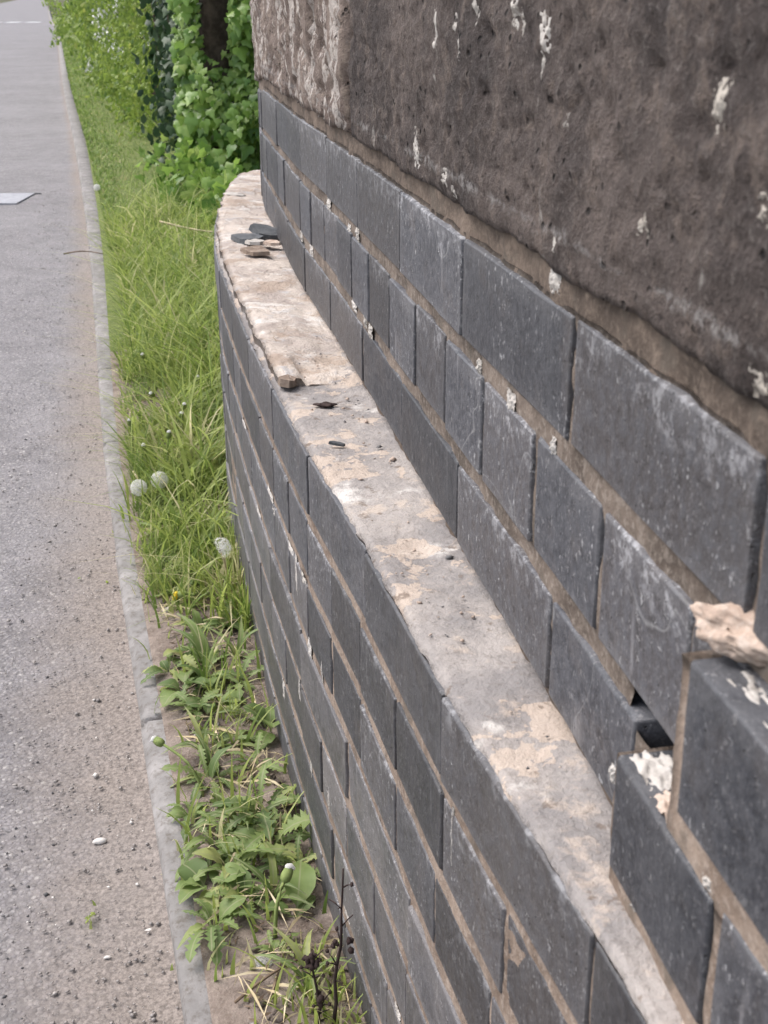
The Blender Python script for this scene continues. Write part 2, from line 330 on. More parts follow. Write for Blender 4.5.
# verge: soil bank from the kerb to the wall and the hedge
V = []; ys = np.concatenate([np.linspace(-1.0, 4, 260), np.linspace(4.05, 12, 90), np.linspace(12.3, 56, 60)]); nv = 26
for y in ys:
    k = kerb_x(y); a = k + np.interp(y, [0, 3, 6, 9], [.026, .034, .06, .08])
    b = wall_x(y)+.03 if y < 3.2 else np.interp(y, [3.2, 3.3, 4], [wall_x(3.2)+.03, .6, 3.]) - (y-4)*.22*(y > 4)
    for j in range(nv):
        t = (j/(nv-1)); t = t if y < 3.2 else t**2
        x = a+(b-a)*t; n_ = fbm(Vector((x*14, y*14, 0)), 5)
        z = .037 + .009*min(1, (x-a)/.05)*(.6+n_) - .001*(j == 0) + (.06*min(1, max(0, y-3.3)))*min(1, (x-a)/.6)
        V.append((x, y, z))
nn_ = int((ys < 3.5).sum())
obj('verge', mesh_np('verge', V[:nn_*nv], grid_faces(nn_, nv), 'soil'), kind='structure')
obj('verge', mesh_np('verge', V[(nn_-1)*nv:], grid_faces(len(ys)-nn_+1, nv), 'turf'), kind='structure')

# rounded box with its near, left, right, top and bottom faces, for bricks and kerb stones
def rbox(Lx, D, H, b, nx, nz, jit=.0, bow=0., seed=0):
    r = random.Random(seed)
    xs = [0, b]+[b+(Lx-2*b)*i/nx for i in range(1, nx)]+[Lx-b, Lx]
    zs = [0, b]+[b+(H-2*b)*i/nz for i in range(1, nz)]+[H-b, H]
    yy = [0, b, D]
    idx, V, F = {}, [], []
    def vid(i, j, k):
        if (i, j, k) in idx: return idx[i, j, k]
        p = Vector((xs[i], yy[j], zs[k]))
        bb = b*(1+r.uniform(-.3, .9)*(jit > 0))
        q = Vector((min(max(p.x, b), Lx-b), max(p.y, b), min(max(p.z, b), H-b))); d = p-q
        nz_ = sum(1 for e in d if abs(e) > 1e-9)
        if nz_ > 1 and j < 2: p = q + d.normalized()*b - d*(bb/b-1)*.35
        if jit: p += Vector((r.uniform(-jit, jit)*(nz_ > 0), r.uniform(-jit, jit)*.7*(j == 0), r.uniform(-jit, jit)*(nz_ > 0)))
        idx[i, j, k] = len(V); V.append((p.x-Lx/2, p.y, p.z)); return idx[i, j, k]
    nx_, nz__ = len(xs)-1, len(zs)-1
    for i in range(nx_):
        for k in range(nz__): F.append((vid(i, 0, k), vid(i+1, 0, k), vid(i+1, 0, k+1), vid(i, 0, k+1)))
        for j in range(2):
            F.append((vid(i, j, nz__), vid(i+1, j, nz__), vid(i+1, j+1, nz__), vid(i, j+1, nz__)))
            F.append((vid(i, j+1, 0), vid(i+1, j+1, 0), vid(i+1, j, 0), vid(i, j, 0)))
    for k in range(nz__):
        for j in range(2):
            F.append((vid(0, j+1, k), vid(0, j, k), vid(0, j, k+1), vid(0, j+1, k+1)))
            F.append((vid(nx_, j, k), vid(nx_, j+1, k), vid(nx_, j+1, k+1), vid(nx_, j, k+1)))
    for k in range(nz__):
        for i in range(nx_): F.append((vid(i+1, 2, k), vid(i, 2, k), vid(i, 2, k+1), vid(i+1, 2, k+1)))
    return V, F
def frame(cv, s, off, z, jit=0):                 # matrix: local x along the wall away from camera reversed, y into the wall, z up
    p = cv.at(s, off); t = cv.tan(s); m = Matrix(((-t[0], t[1], 0, p[0]), (-t[1], -t[0], 0, p[1]), (0, 0, 1, z), (0, 0, 0, 1)))
    if jit: m = m @ Matrix.Rotation(random.gauss(0, jit), 4, 'Z') @ Matrix.Rotation(random.gauss(0, jit*.5), 4, 'X') @ Matrix.Rotation(random.gauss(0, jit*.3), 4, 'Y')
    return m

# kerb of narrow edging stones
kerb = obj('kerb', None, None, (0, 0, 0), kind='structure')
kmesh = []
for q in range(4):
    v, f = rbox(0.611, .10, .16, .010, 8, 3, .0008, seed=q); kmesh.append(mesh('kerb_stone', v, f, 'kerb'))
s = KERB.s_of_y(-.55); k = 0
while True:
    p = KERB.pos(s)
    if p[1] > 17: break
    mw = frame(KERB, s, 0, -.16+.034+random.uniform(-.0015, .0015), .0015)
    obj('kerb_stone', kmesh[k % 4], kerb, mw=mw); s += .614; k += 1
V = []; ss = np.arange(s-.3, KERB.s_of_y(99), 1.0)
for t in ss:
    for o_, z in ((0, -.1), (0, .03), (-.1, .034), (-.1, -.1)): a = KERB.at(t, o_); V.append((a[0], a[1], z))
obj('kerb_run', mesh_np('kerb_run', V, grid_faces(len(ss), 4), 'kerb', smooth=False), kerb, kind='stuff')

# ------------------------------------------------------------------ bridge abutment: the brick wall
wall = empty('bridge_abutment', (0, 0, 0), 'curved blue brick bridge wall with a stepped ledge under dark sandstone blocks', 'wall')
def brick(cv, s0, s1, off, z0, h, dep, gap=.007, seed=0, jit=.0022, b=.0015, mat='brick'):
    L_ = s1-s0-gap; v, f = rbox(L_, dep, h, b, max(3, int(L_/.03)), 3, .0004, seed=seed)
    me = mesh('brick', v, f, mat); co = np.array(v)
    for p_ in me.polygons:
        yv = co[list(p_.vertices)][:, 1]
        if yv.max() < b*.6 and abs(p_.normal.y) > .97: p_.use_smooth = False
    return obj('brick', me, wall, mw=frame(cv, (s0+s1)/2, off+random.gauss(0, .0007), z0+random.gauss(0, .0008), jit))
sd_ = [100]
def dip(y): return -.07*max(0, y-2.1)**2         # the upper courses sag a little towards the far end
def course(cv, joints_y, pitch, z0, h, dep, smin, smax, off=0, b=.0015, mat='brick', dipz=0):
    J = sorted(cv.s_of_y(y) for y in joints_y)
    while J[0] > smin: J.insert(0, J[0]-pitch*random.uniform(.985, 1.015))
    while J[-1] < smax: J.append(J[-1]+(pitch if cv.pos(J[-1])[1] < 2.4 else .085)*random.uniform(.985, 1.015))
    for a, c in zip(J[:-1], J[1:]):
        if c < smin or a > smax: continue
        sd_[0] += 1; y = cv.pos((a+c)/2)[1]
        brick(cv, a, min(c, smax+.05), off, LEDGE+z0*(1+dipz*dip(min(y, 2.8))*4), h, dep, random.choice((.004, .005, .006, .008, .010) if cv is UP else (.003, .004, .004, .005, .008)), sd_[0], b=b, mat=mat)
smaxU, smaxL = UP.len-.3, LO.len-.3
yA = [1+.983*q for q in (.613, .37, .15, -.077, -.316)]; yB = [1+.983*q for q in (.538, .429, .322, .206, .084, -.032, -.15, -.271, -.395, -.515)]
yC = [2.43, 2.2, 1.963, 1.84, 1.60, 1.379, 1.149, .914, .673, .444]
course(UP, yA+[.548], .234, .0135, .0635, .11, UP.s_of_y(.56), smaxU, dipz=1)
course(UP, yB, .1165, .0925, .072, .22, UP.s_of_y(.40), smaxU, dipz=1)
course(UP, yC, .234, .1795, .0705, .11, UP.s_of_y(-.1), smaxU, dipz=1)
# the near end stands proud of the rest
PR = .017
course(UP, [.529, .413], .234, .0135, .0635, .11, UP.s_of_y(-.1), UP.s_of_y(.529)-.01, PR, b=.0017)
course(UP, [.459], .234, .0925, .072, .11, UP.s_of_y(-.1), UP.s_of_y(.459)-.01, PR, b=.0017)
CH = .0772
def lz(n): return -CH*n-.0015
course(LO, [1+.983*.407-.228*i for i in range(5)], .230, lz(1)+.0135, .0625, .11, .15, smaxL, mat='brick_dusty')
course(LO, [.967, .84, .717, .601], .117, lz(2)+.0135, .0625, .11, .15, smaxL, mat='brick_dusty')
course(LO, [1.089, .972, .845, .735], .117, lz(3)+.0135, .0625, .11, .15, smaxL, mat='brick_dusty')
course(LO, [.801], .232, lz(4)+.0135, .0625, .11, .15, smaxL, mat='brick_muddy')
course(LO, [.927], .116, lz(5)+.0135, .0625, .11, .15, smaxL, mat='brick_muddy')
course(LO, [.88], .232, lz(6)+.0135, .0625, .11, .15, smaxL, mat='brick_muddy')
course(LO, [.83], .116, lz(7)+.0135, .0625, .11, .15, smaxL, mat='brick_muddy')

# mortar behind the bricks, a slightly uneven sheet just below their faces with its own body behind
def core(name, cv, s0, s1, z0, z1, inset, mat, ds=.009, dz=.0065, amp=.0022, hole=None, back=.16, lim=None):
    lim = .8*abs(inset) if lim is None else lim
    S = np.arange(s0, s1+ds, ds); Z = np.arange(z0, z1+dz*.5, dz); P = cv.at(S, -inset); T = cv.tan(S); V = []
    for i in range(len(S)):
        for z in Z:
            n_ = fbm(Vector((S[i]*22, z*34, 3)), 4); a = min(amp*(n_+.25*fbm(Vector((S[i]*130, z*130, 7)), 2)), lim)
            V.append((P[0, i]-T[1, i]*a, P[1, i]+T[0, i]*a, z))
    F = grid_faces(len(S), len(Z), flip=True).tolist()
    if hole:
        F = [q for q in F if not (hole[0] < sum(V[e][1] for e in q)/4 < hole[1] and hole[2] < sum(V[e][2] for e in q)/4 < hole[3])]
    n0 = len(V); PB = cv.at(S, -back)
    for i in range(len(S)): V.append((PB[0, i], PB[1, i], z1)); 
    for i in range(len(S)): V.append((PB[0, i], PB[1, i], z0))
    nS, nZ = len(S), len(Z)
    for i in range(nS-1):
        F.append([(i+1)*nZ+nZ-1, i*nZ+nZ-1, n0+i, n0+i+1][::-1]); F.append([n0+i, n0+i+1, n0+nS+i+1, n0+nS+i])
    F.append([*range(0, nZ), n0, n0+nS]) ; e = (nS-1)*nZ; F.append([n0+nS+nS-1, n0+nS-1, *range(e+nZ-1, e-1, -1)])
    return obj(name, mesh(name, V, F, mat), wall)
core('mortar', LO, .1, smaxL, -.02, LEDGE-.012, .0018, 'mortar', amp=.0018, lim=.0003)
core('mortar_bed', UP, UP.s_of_y(-.1), smaxU, LEDGE-.03, LEDGE+.0125, .007, 'mortar_dark', amp=.003, lim=.003, back=.25)  # recessed joint under the bottom course; its darker mortar colour carries the shadow there
core('mortar', UP, UP.s_of_y(-.1), smaxU, LEDGE+.0128, LEDGE+.252, .0026, 'mortar_upper', amp=.0034, lim=.0005, hole=(.46, .562, LEDGE+.074, LEDGE+.0965), back=.25)
core('mortar', UP, UP.s_of_y(-.1), UP.s_of_y(.522), LEDGE-.03, LEDGE+.075, .0012-PR, 'mortar', amp=.0015, back=.03, lim=.0006)
core('mortar', UP, UP.s_of_y(-.1), UP.s_of_y(.462), LEDGE+.070, LEDGE+.162, .0014-PR, 'mortar', amp=.0015, back=.03, lim=.0006)

# ledge: worn cement topping over the brick tops and, further along, a thicker pale bedding layer with a broken end
def strip(name, y0, y1, fa, fb, ztop, mat, na=14, ds=.008, thick=.03, fn=None):
    S = np.arange(LO.s_of_y(y0), y1 if y1 > 3.3 else LO.s_of_y(y1), ds); V = []; nS = len(S)
    for i, s_ in enumerate(S):
        p = LO.pos(s_); t = LO.tan(s_); d = np.hypot(UP.P[:, 0]-p[0], UP.P[:, 1]-p[1]).min()+.02
        for j in range(na+1):
            u = fa+(fb-fa)*j/na; x = p[0]+t[1]*d*u; y = p[1]-t[0]*d*u
            z, e = fn(x, y, u, s_, i/(nS-1), j/na)
            V.append((x-t[1]*e, y+t[0]*e, LEDGE+z))
    F = grid_faces(nS, na+1).tolist(); n0 = len(V); nn = na+1
    for i in range(nS): q = V[i*nn]; V.append((q[0]+.002, q[1], LEDGE+ztop-thick))
    for i in range(nS-1): F.append([i*nn, n0+i, n0+i+1, (i+1)*nn][::-1])
    n1 = len(V)
    for j in range(nn): q = V[j]; V.append((q[0], q[1]+.003, LEDGE+ztop-thick))
    for j in range(nn-1): F.append([j, j+1, n1+j+1, n1+j][::-1])
    return obj(name, mesh(name, V, F, mat), wall)
def f1(x, y, u, s_, a, b):
    n_ = fbm(Vector((x*18, y*18, 2)), 5); r = fbm(Vector((x*55, y*55, 5)), 3)
    e = .002*fbm(Vector((s_*40, 0, 9)), 3) if b == 0 else 0
    edge = -.007*max(0, 1-u/.07)**1.5*(1+.8*fbm(Vector((s_*30, 4, 1)), 3))
    return .002+.0028*n_+.0012*r+edge+.006*max(0, u-.8)*2, e
strip('ledge_topping', -.05, LO.len-.3, 0.015, 1.0, 0, 'ledge', 20, .007, .012, f1)
def f2(x, y, u, s_, a, b):
    n_ = fbm(Vector((x*16, y*16, 12)), 5); r = fbm(Vector((x*60, y*60, 15)), 3); flake = math.floor(fbm(Vector((x*9, y*9, 21)), 4)*3)*.0022
    th = .0125*(1-.75*b**1.5)*(min(1, .1+max(0, y-1.38-.2*b)/.10) if y < 1.75 and b > .25 else 1)*min(1, .25+.75*min(1, max(0, y-1.36)/.02) if y < 2 else 1)
    e = .006*fbm(Vector((s_*15, 2, 9)), 5)*(1-b)
    return .003+th+.0022*n_+.0014*r+flake*.8-(.003 if b == 0 else 0), e
strip('bedding_layer', 1.385, LO.len-.3, .055, 1.0, 0, 'flake', 18, .007, .014, f2)

# lumps and flakes of lime in the joints, on the brick tops and on the stone
def lump(name, size, mat, seed, sub=2, rough=.3, flat=False):
    bm = bmesh.new(); bmesh.ops.create_icosphere(bm, subdivisions=sub, radius=.5)
    for v in bm.verts:
        n_ = fbm(v.co*2.2+Vector((seed*7.3, seed, 0)), 4); v.co *= 1+rough*n_
        if flat: v.co.z = max(-.3, min(.3, v.co.z))
        v.co = Vector((v.co.x*size[0], v.co.y*size[1], v.co.z*size[2]))
    me = bpy.data.meshes.new(name); bm.to_mesh(me); bm.free(); me.materials.append(M[mat])
    me.polygons.foreach_set('use_smooth', np.ones(len(me.polygons), bool)); return me
def on_wall(y, z, off=0, cv=UP): return frame(cv, cv.s_of_y(y), off, LEDGE+z)
def face(cv, off): return lambda si, z, x_=0.: (*cv.at(si, off+x_), LEDGE+z)
def patch(name, surf, cv, y, z, wy, wz, mat, seed, thick=.0016):
    thick *= .32; wy *= .75; wz *= .75     # a thin scab of lime clinging to a surface, its ragged rim sunk into it
    n, m_ = 21, 27; V = []; sc = cv.s_of_y(y)
    for i in range(n):
        for j in range(m_):
            a, b_ = 2*i/(n-1)-1, 2*j/(m_-1)-1; q = a*a+b_*b_+1.25*fbm(Vector((a*2.2+seed*3.7, b_*2.2, seed)), 5)
            V.append(surf(sc+a*wy*.62, z+b_*wz*.62, thick*max(-1.4, 1-1.9*q)+.0004*fbm(Vector((a*5, b_*5, seed)), 3)))
    return obj(name, mesh(name, V, grid_faces(n, m_, flip=True).tolist(), mat), wall)
LL = [(.71, .262, .020, .016), (.789, .167, .020, .018), (.70, .169, .008, .012), (.869, .169, .010, .012), (1.444, .166, .020, .016), (1.388, .172, .02, .018), (1.315, .083, .022, .016), (1.345, .088, .014, .016), (1.416, .088, .03, .014),
      (1.765, .085, .03, .016), (1.599, .171, .03, .016), (1.878, .086, .03, .018), (2.249, .165, .05, .03), (2.118, .110, .03, .03), (1.70, .17, .03, .012), (1.98, .085, .05, .014), (.60, .172, .03, .008), (.64, .170, .02, .007), (1.06, .168, .012, .012), (1.18, .17, .012, .01), (.97, .083, .01, .006), (2.35, .09, .05, .02), (.58, .082, .012, .006)]
UF = face(UP, -.0008)
for i, (y, z, a, c) in enumerate(LL[:12]): patch('lime_scab', UF, UP, y, z, a, c, 'lime', i, .0022)
for i, (y, z, a, c) in enumerate(((.504, .067, .008, .008), (.533, .060, .006, .010), (.495, .013, .006, .008), (.425, .080, .010, .007), (.40, .004, .014, .008), (.43, -.002, .012, .006))): patch('lime_scab', face(UP, PR-.0006), UP, y, z, a, c, 'lime', 40+i, .0020)
LF = face(LO, -.0004)
for i, (y, z, a, c) in enumerate(((1.272, -.175, .012, .05), (1.201, -.229, .02, .03), (1.137, -.218, .006, .03), (1.28, -.322, .008, .03), (1.414, -.399, .02, .03), (1.217, -.375, .01, .05), (1.121, -.361, .01, .03), (.696, -.098, .004, .05), (1.462, -.155, .05, .012), (1.311, -.160, .05, .010), (1.428, -.165, .04, .012), (1.225, -.158, .03, .01), (1.046, -.446, .03, .01), (.842, -.38, .02, .01), (1.6, -.235, .05, .01), (1.75, -.16, .06, .012))): patch('lime_scab', LF, LO, y, z, a, c, 'lime', 60+i, .0014)
# exposed lime on the tops of the proud bricks
def top(zc): return lambda si, q, x_=0.: (*UP.at(si, q), LEDGE+zc+x_)
patch('lime_patch', top(.0776), UP, .508, .003, .034, .022, 'lime', 71, .003)
patch('lime_patch', top(.0785), UP, .478, .003, .030, .026, 'pinkmortar', 72, .006)
patch('lime_patch', top(.1640), UP, .428, .003, .050, .022, 'lime', 74, .0030)
patch('lime_patch', top(.1640), UP, .385, .003, .080, .022, 'lime', 73, .0035)

# sandstone blocks over a thick mortar bed
core('mortar_bed', UP, UP.s_of_y(-.1), smaxU, LEDGE+.2495, LEDGE+.285, .003, 'mortar_dark', amp=.004, back=.2, lim=.003)
SURF = {}
def stone(y0, y1, z0, z1, mat, seed, amp=.010, ds=.007, proud=.006, s1=None):
    s0 = UP.s_of_y(y0); s1 = s1 or UP.s_of_y(y1); S = np.linspace(s0, s1, max(6, int((s1-s0)/ds))); Z = np.linspace(z0, z1, max(6, int((z1-z0)/ds)))
    V = []; nS, nZ = len(S), len(Z)
    def surf(si, z, x_=0.):
        p_, t_ = UP.pos(si), UP.tan(si); e = min(si-s0, s1-si, z-z0, z1-z); ed = max(0, 1-e/.014)
        p3 = Vector((si*6+seed*11, z*10, seed)); h = amp*(.7*fbm(p3, 3)+.6*fbm(p3*3.1, 4)+.75*fbm(p3*8.7, 4)+.30*fbm(p3*21., 3)-1.1*max(0, fbm(p3*5.3+Vector((9, 4, 2)), 3)-.25))+proud
        if h > amp*.2: h = amp*.2+(h-amp*.2)*.45
        h -= (.012 if e < z-z0-1e-6 else .002)*ed*ed
        wob = (.0035*fbm(Vector((si*9, seed, 3)), 4)+.0012*fbm(Vector((si*50, seed, 3)), 3))*max(0, 1-(z-z0)/.05)
        h += x_; return (p_[0]-t_[1]*h, p_[1]+t_[0]*h, LEDGE+z+wob+dip(min(p_[1], 2.8)))
    SURF[seed] = surf
    for i in range(nS):
        for k_ in range(nZ): V.append(surf(S[i], Z[k_]))
    F = grid_faces(nS, nZ, flip=True).tolist(); n0 = len(V)
    for i in range(nS):
        for z in (Z[0], Z[-1]):
            b_ = UP.at(S[i], -.2); V.append((b_[0], b_[1], LEDGE+z))
    for i in range(nS-1):
        F.append([i*nZ, (i+1)*nZ, n0+2*i+2, n0+2*i]); F.append([i*nZ+nZ-1, n0+2*i+1, n0+2*i+3, (i+1)*nZ+nZ-1])
        F.append([n0+2*i, n0+2*i+2, n0+2*i+3, n0+2*i+1])
    e = (nS-1)*nZ; F.append([n0, n0+1, *range(nZ-1, -1, -1)]); F.append([*range(e, e+nZ), n0+2*nS-1, n0+2*nS-2])
    return obj('stone_block', mesh('stone_block', V, F, mat), wall)
stone(.16, 1.405, .271, .60, 'stone', 3, .0068, .0042)['label'] = 'long dark weathered block flecked with white'
stone(1.425, 2.27, .272, .60, 'stone_pale', 5, .012)['label'] = 'pale flaking block beside the dark one'
stone(2.29, 0, .276, .60, 'stone_pale', 9, .011, s1=smaxU-.02)
stone(-.1, .145, .281, .60, 'stone', 12, .010, .012)
for i, (y, z, a, c) in enumerate(((.986, .386, .012, .032), (.918, .376, .008, .018), (.93, .392, .008, .014), (.879, .404, .014, .028), (.789, .399, .016, .022), (.775, .395, .008, .018), (.729, .391, .020, .026), (.735, .375, .006, .018), (.69, .350, .006, .008), (1.064, .296, .020, .036), (.965, .285, .012, .016), (.94, .278, .010, .014), (.70, .286, .012, .008))):
    patch('lime_streak', SURF[3], UP, y, z, a, c, 'lime', 90+i, .0011)
for i, (y, z, a, c) in enumerate(((.504, .371, .014, .022), (.572, .316, .014, .013), (.452, .262, .018, .014), (.46, .34, .01, .014))):
    patch('lichen_patch', SURF[3], UP, y, max(z, .279), a, c, 'lichen', 120+i, .0010)
for i, (a, b_) in enumerate(((-.1, .7), (.715, 1.7), (1.715, 2.5))): stone(a, b_, .615, .98, 'stone' if i < 2 else 'stone_pale', 20+i, .011, .016)
stone(2.515, 0, .615, .98, 'stone_pale', 24, .011, .016, s1=smaxU-.02)
core('stone_mortar', UP, UP.s_of_y(-.1), smaxU, LEDGE+.29, LEDGE+.975, .010, 'mortar_dark', .02, .02, .004)

# ------------------------------------------------------------------ loose pieces on the ledge and on the wall
def piece(name, me, loc, rot, label, cat, group=None):
    o = obj(name, me, None, loc, label, cat, group); o.rotation_euler = rot; return o
def shard(name, size, mat, seed):
    r = random.Random(seed); n = 7; top, bot = [], []
    for i in range(n):
        a = 2*math.pi*i/n+r.uniform(-.25, .25); q = r.uniform(.36, .55); top.append((math.cos(a)*q*size[0], math.sin(a)*q*size[1], size[2]*r.uniform(.75, 1.)))
        bot.append((math.cos(a)*q*size[0]*1.05, math.sin(a)*q*size[1]*1.08, 0))
    F = [tuple(range(n)), tuple(range(2*n-1, n-1, -1))]+[(i, n+i, n+(i+1) % n, (i+1) % n) for i in range(n)]
    F = [F[0], F[1]]+[q[::-1] for q in F[2:]]
    return mesh(name, top+bot, [q if i != 0 else q for i, q in enumerate(F)], mat, False)
zl = LEDGE+.014
piece('brick_shard', shard('brick_shard', (.055, .085, .010), 'slate', 1), (-.232, 2.235, zl), (0, 0, .3), 'grey slab-like brick shard lying in front of the darker one on the far ledge', 'shard', 'shards on the ledge')
piece('brick_shard', shard('brick_shard', (.07, .05, .009), 'slate', 2), (-.205, 2.29, zl+.004), (.1, .25, -.4), 'dark tilted brick shard nearest the wall on the far ledge', 'shard', 'shards on the ledge')
piece('mortar_flake', shard('mortar_flake', (.035, .045, .006), 'lime', 31), (-.214, 2.195, zl+.004), (0, 0, .5), 'white crumb of lime touching the dark brick shards', 'mortar flake', 'flakes on the ledge')
piece('mortar_flake', shard('mortar_flake', (.05, .05, .006), 'mortar', 32), (-.205, 2.11, zl+.004), (.1, 0, .2), 'brownish flat flake in front of the brick shards', 'mortar flake', 'flakes on the ledge')
piece('mortar_flake', shard('mortar_flake', (.03, .045, .005), 'pinkmortar', 33), (-.186, 2.19, zl+.003), (0, 0, .9), 'small pinkish flake between the brick shards and the wall', 'mortar flake', 'flakes on the ledge')
piece('mortar_flake', lump('mortar_flake', (.035, .06, .008), 'lime', 34, 2, .5, True), (-.315, 2.80, zl), (0, 0, .9), 'pale flake by the rounded far end of the ledge', 'mortar flake', 'flakes on the ledge')
piece('mortar_flake', shard('mortar_flake', (.020, .030, .009), 'mortar', 36), (-.108, 1.385, LEDGE+.006), (0, .1, .3), 'broken brown piece at the end of the pale bedding layer', 'mortar flake', 'flakes on the ledge')
piece('dead_leaf', lump('dead_leaf', (.017, .010, .004), 'dead', 35, 3, .9), (-.061, 1.31, LEDGE+.006), (.1, .1, .2), 'tiny black curled scrap lying on the ledge', 'leaf')
piece('slate_sliver', shard('slate_sliver', (.02, .008, .003), 'slate', 9), (-.046, 1.185, LEDGE+.004), (0, .2, .1), 'small grey sliver lying on the ledge nearer than the black scrap', 'sliver')
V = lump('mortar_chunk', (.070, .020, .017), 'pinkmortar', 43, 5, .32)
for v_ in V.vertices: v_.co += v_.normal*(.0022*fbm(v_.co*160, 4)+.0008*abs(fbm(v_.co*70, 2)))
o = piece('mortar_chunk', V, (.1500, .440, LEDGE+.1765), (.25, .1, -.75), 'pinkish chunk of mortar resting on the broken brick top at right', 'mortar chunk')

# ------------------------------------------------------------------ gravel and litter
def scatter_stones(name, N, pts_fn, size_fn, mat, **kw):
    base = np.array([(1, 0, 0), (-1, 0, 0), (0, 1, 0), (0, -1, 0), (0, 0, 1), (0, 0, -.4)], float)
    fc = np.array([(0, 2, 4), (2, 1, 4), (1, 3, 4), (3, 0, 4), (2, 0, 5), (1, 2, 5), (3, 1, 5), (0, 3, 5)])
    P = pts_fn(N); sz = size_fn(N)[:, None]*rng.uniform(.6, 1.25, (N, 3))*np.array([1, 1, .7]); a = rng.uniform(0, 6.28, N)
    B = base[None]*rng.uniform(.7, 1.2, (N, 6, 1))*sz[:, None]
    X = B[..., 0]*np.cos(a)[:, None]-B[..., 1]*np.sin(a)[:, None]; Y = B[..., 0]*np.sin(a)[:, None]+B[..., 1]*np.cos(a)[:, None]
    V = np.stack([X, Y, B[..., 2]], -1)+P[:, None]
    F = (fc[None]+np.arange(N)[:, None, None]*6).reshape(-1, 3)
    return obj(name, mesh_np(name, V.reshape(-1, 3), F, mat, smooth=False), **kw)
def road_pts(N, spread=.2, y0=.6, y1=7):
    y = y0+(y1-y0)*rng.random(N)**1.6; d = np.abs(rng.gamma(1.6, spread*.55, N)); return np.stack([kerb_x(y)+.004-d, y, np.full(N, .003)+.010*np.exp(-d/.07)], 1)
def road_wide(N):
    y = .6+3.5*rng.random(N)**1.5; d = rng.uniform(.05, .9, N); return np.stack([kerb_x(y)-d, y, np.full(N, .001)], 1)
scatter_stones('gravel', 9000, road_pts, lambda n: rng.gamma(1.5, .0006, n)+.0007, 'grit', label='loose grey grit gathered on the road along the kerb', cat='gravel', kind='stuff')
scatter_stones('gravel', 260, road_pts, lambda n: rng.gamma(2.0, .0006, n)+.001, 'white_grit', label='scattered pale chips among the grit on the road', cat='gravel', kind='stuff')
scatter_stones('gravel', 4200, road_wide, lambda n: rng.gamma(2.2, .0004, n)+.0008, 'dark_grit', label='dark stone chips standing out of the worn asphalt', cat='gravel', kind='stuff')
for i, (x, y, sx, lab) in enumerate(((-.349, 1.304, .011, 'long pale pebble on the road, level with the dandelion rosettes'), (-.262, 1.142, .006, 'small round pale pebble on the road nearest the kerb'), (-.30, 1.10, .005, 'small pale pebble on the road furthest to the front'))):
    piece('pebble', lump('pebble', (sx*1.6, sx*.8, sx*.7), 'white_grit', 80+i, 2, .3), (x, y, .006), (0, 0, .2), lab, 'pebble', 'pale pebbles on the road')
def verge_xy(N, y0, y1, lo=.06, hi=None, pw=1.):
    y = y0+(y1-y0)*rng.random(N)**pw; a = kerb_x(y)+lo; b = np.where(y < 3.2, wall_x(np.minimum(y, 3.2))-.004, kerb_x(y)+(hi or .75)); return a+(b-a)*rng.random(N), y
def ledge_pts(N):
    y = np.where(rng.random(N) < .45, rng.uniform(.5, 3.0, N), rng.choice([1.9, 2.05, 1.62, 1.45, 2.3, 1.28, .85], N)+rng.normal(0, .06, N)); u = rng.beta(1.5, 1.2, N)*.9+.06
    a = np.interp(y, LO.P[:340, 1], LO.P[:340, 0]); b = np.interp(y, UP.P[:330, 1], UP.P[:330, 0]); return np.stack([a+(b-a)*u, y, np.where(y > 1.4, LEDGE+.0135-.009*u, LEDGE+.0035)], 1)
scatter_stones('mortar_crumb', 170, ledge_pts, lambda n: rng.gamma(1.6, .0006, n)+.0005, 'pinkmortar', label='crumbs of old mortar scattered along the brick ledge', cat='mortar', kind='stuff')
scatter_stones('mortar_crumb', 110, ledge_pts, lambda n: rng.gamma(1.6, .0005, n)+.0004, 'dark_grit', label='dark grit scattered along the brick ledge', cat='grit', kind='stuff')
def soil_pts(N): x, y = verge_xy(N, .7, 3.2); return np.stack([x, y, np.full(N, .040)], 1)
scatter_stones('soil_crumb', 2600, soil_pts, lambda n: rng.gamma(2, .0016, n)+.001, 'soil', label='crumbs of dry soil on the strip beside the wall', cat='soil', kind='stuff')
scatter_stones('soil_crumb', 260, soil_pts, lambda n: rng.gamma(2, .0012, n)+.001, 'grit', label='pale grit lying on the soil beside the wall', cat='soil', kind='stuff')
def flakes(name, N, y0, y1, size, mat, wmax=.3, **kw):
    x, y = verge_xy(N, y0, y1); c = np.stack([x, y, .042+.012*rng.random(N)], 1); a = rng.uniform(0, 6.28, N); L_ = size*rng.uniform(.5, 1.4, N); W = L_*rng.uniform(.03, wmax, N)
    d = np.stack([np.cos(a), np.sin(a), rng.uniform(-.3, .3, N)], 1); e = np.stack([-np.sin(a), np.cos(a), rng.uniform(-.5, .5, N)], 1)
    up = np.zeros((N, 3)); up[:, 2] = L_*.18
    V = np.stack([c-d*L_[:, None], c+e*W[:, None]+up, c+d*L_[:, None], c-e*W[:, None]+up*.6], 1).reshape(-1, 3)
    F = (np.array([[0, 1, 3], [1, 2, 3]])[None]+np.arange(N)[:, None, None]*4).reshape(-1, 3)
    return obj(name, mesh_np(name, V, F, mat), **kw)
flakes('leaf_litter', 1500, .8, 3.2, .006, 'litter', label='brown dead leaf scraps along the foot of the wall', cat='leaf litter', kind='stuff')
flakes('dry_stems', 900, .9, 3.4, .024, 'straw', .05, label='dry straw-coloured stems lying through the weeds', cat='straw', kind='stuff')

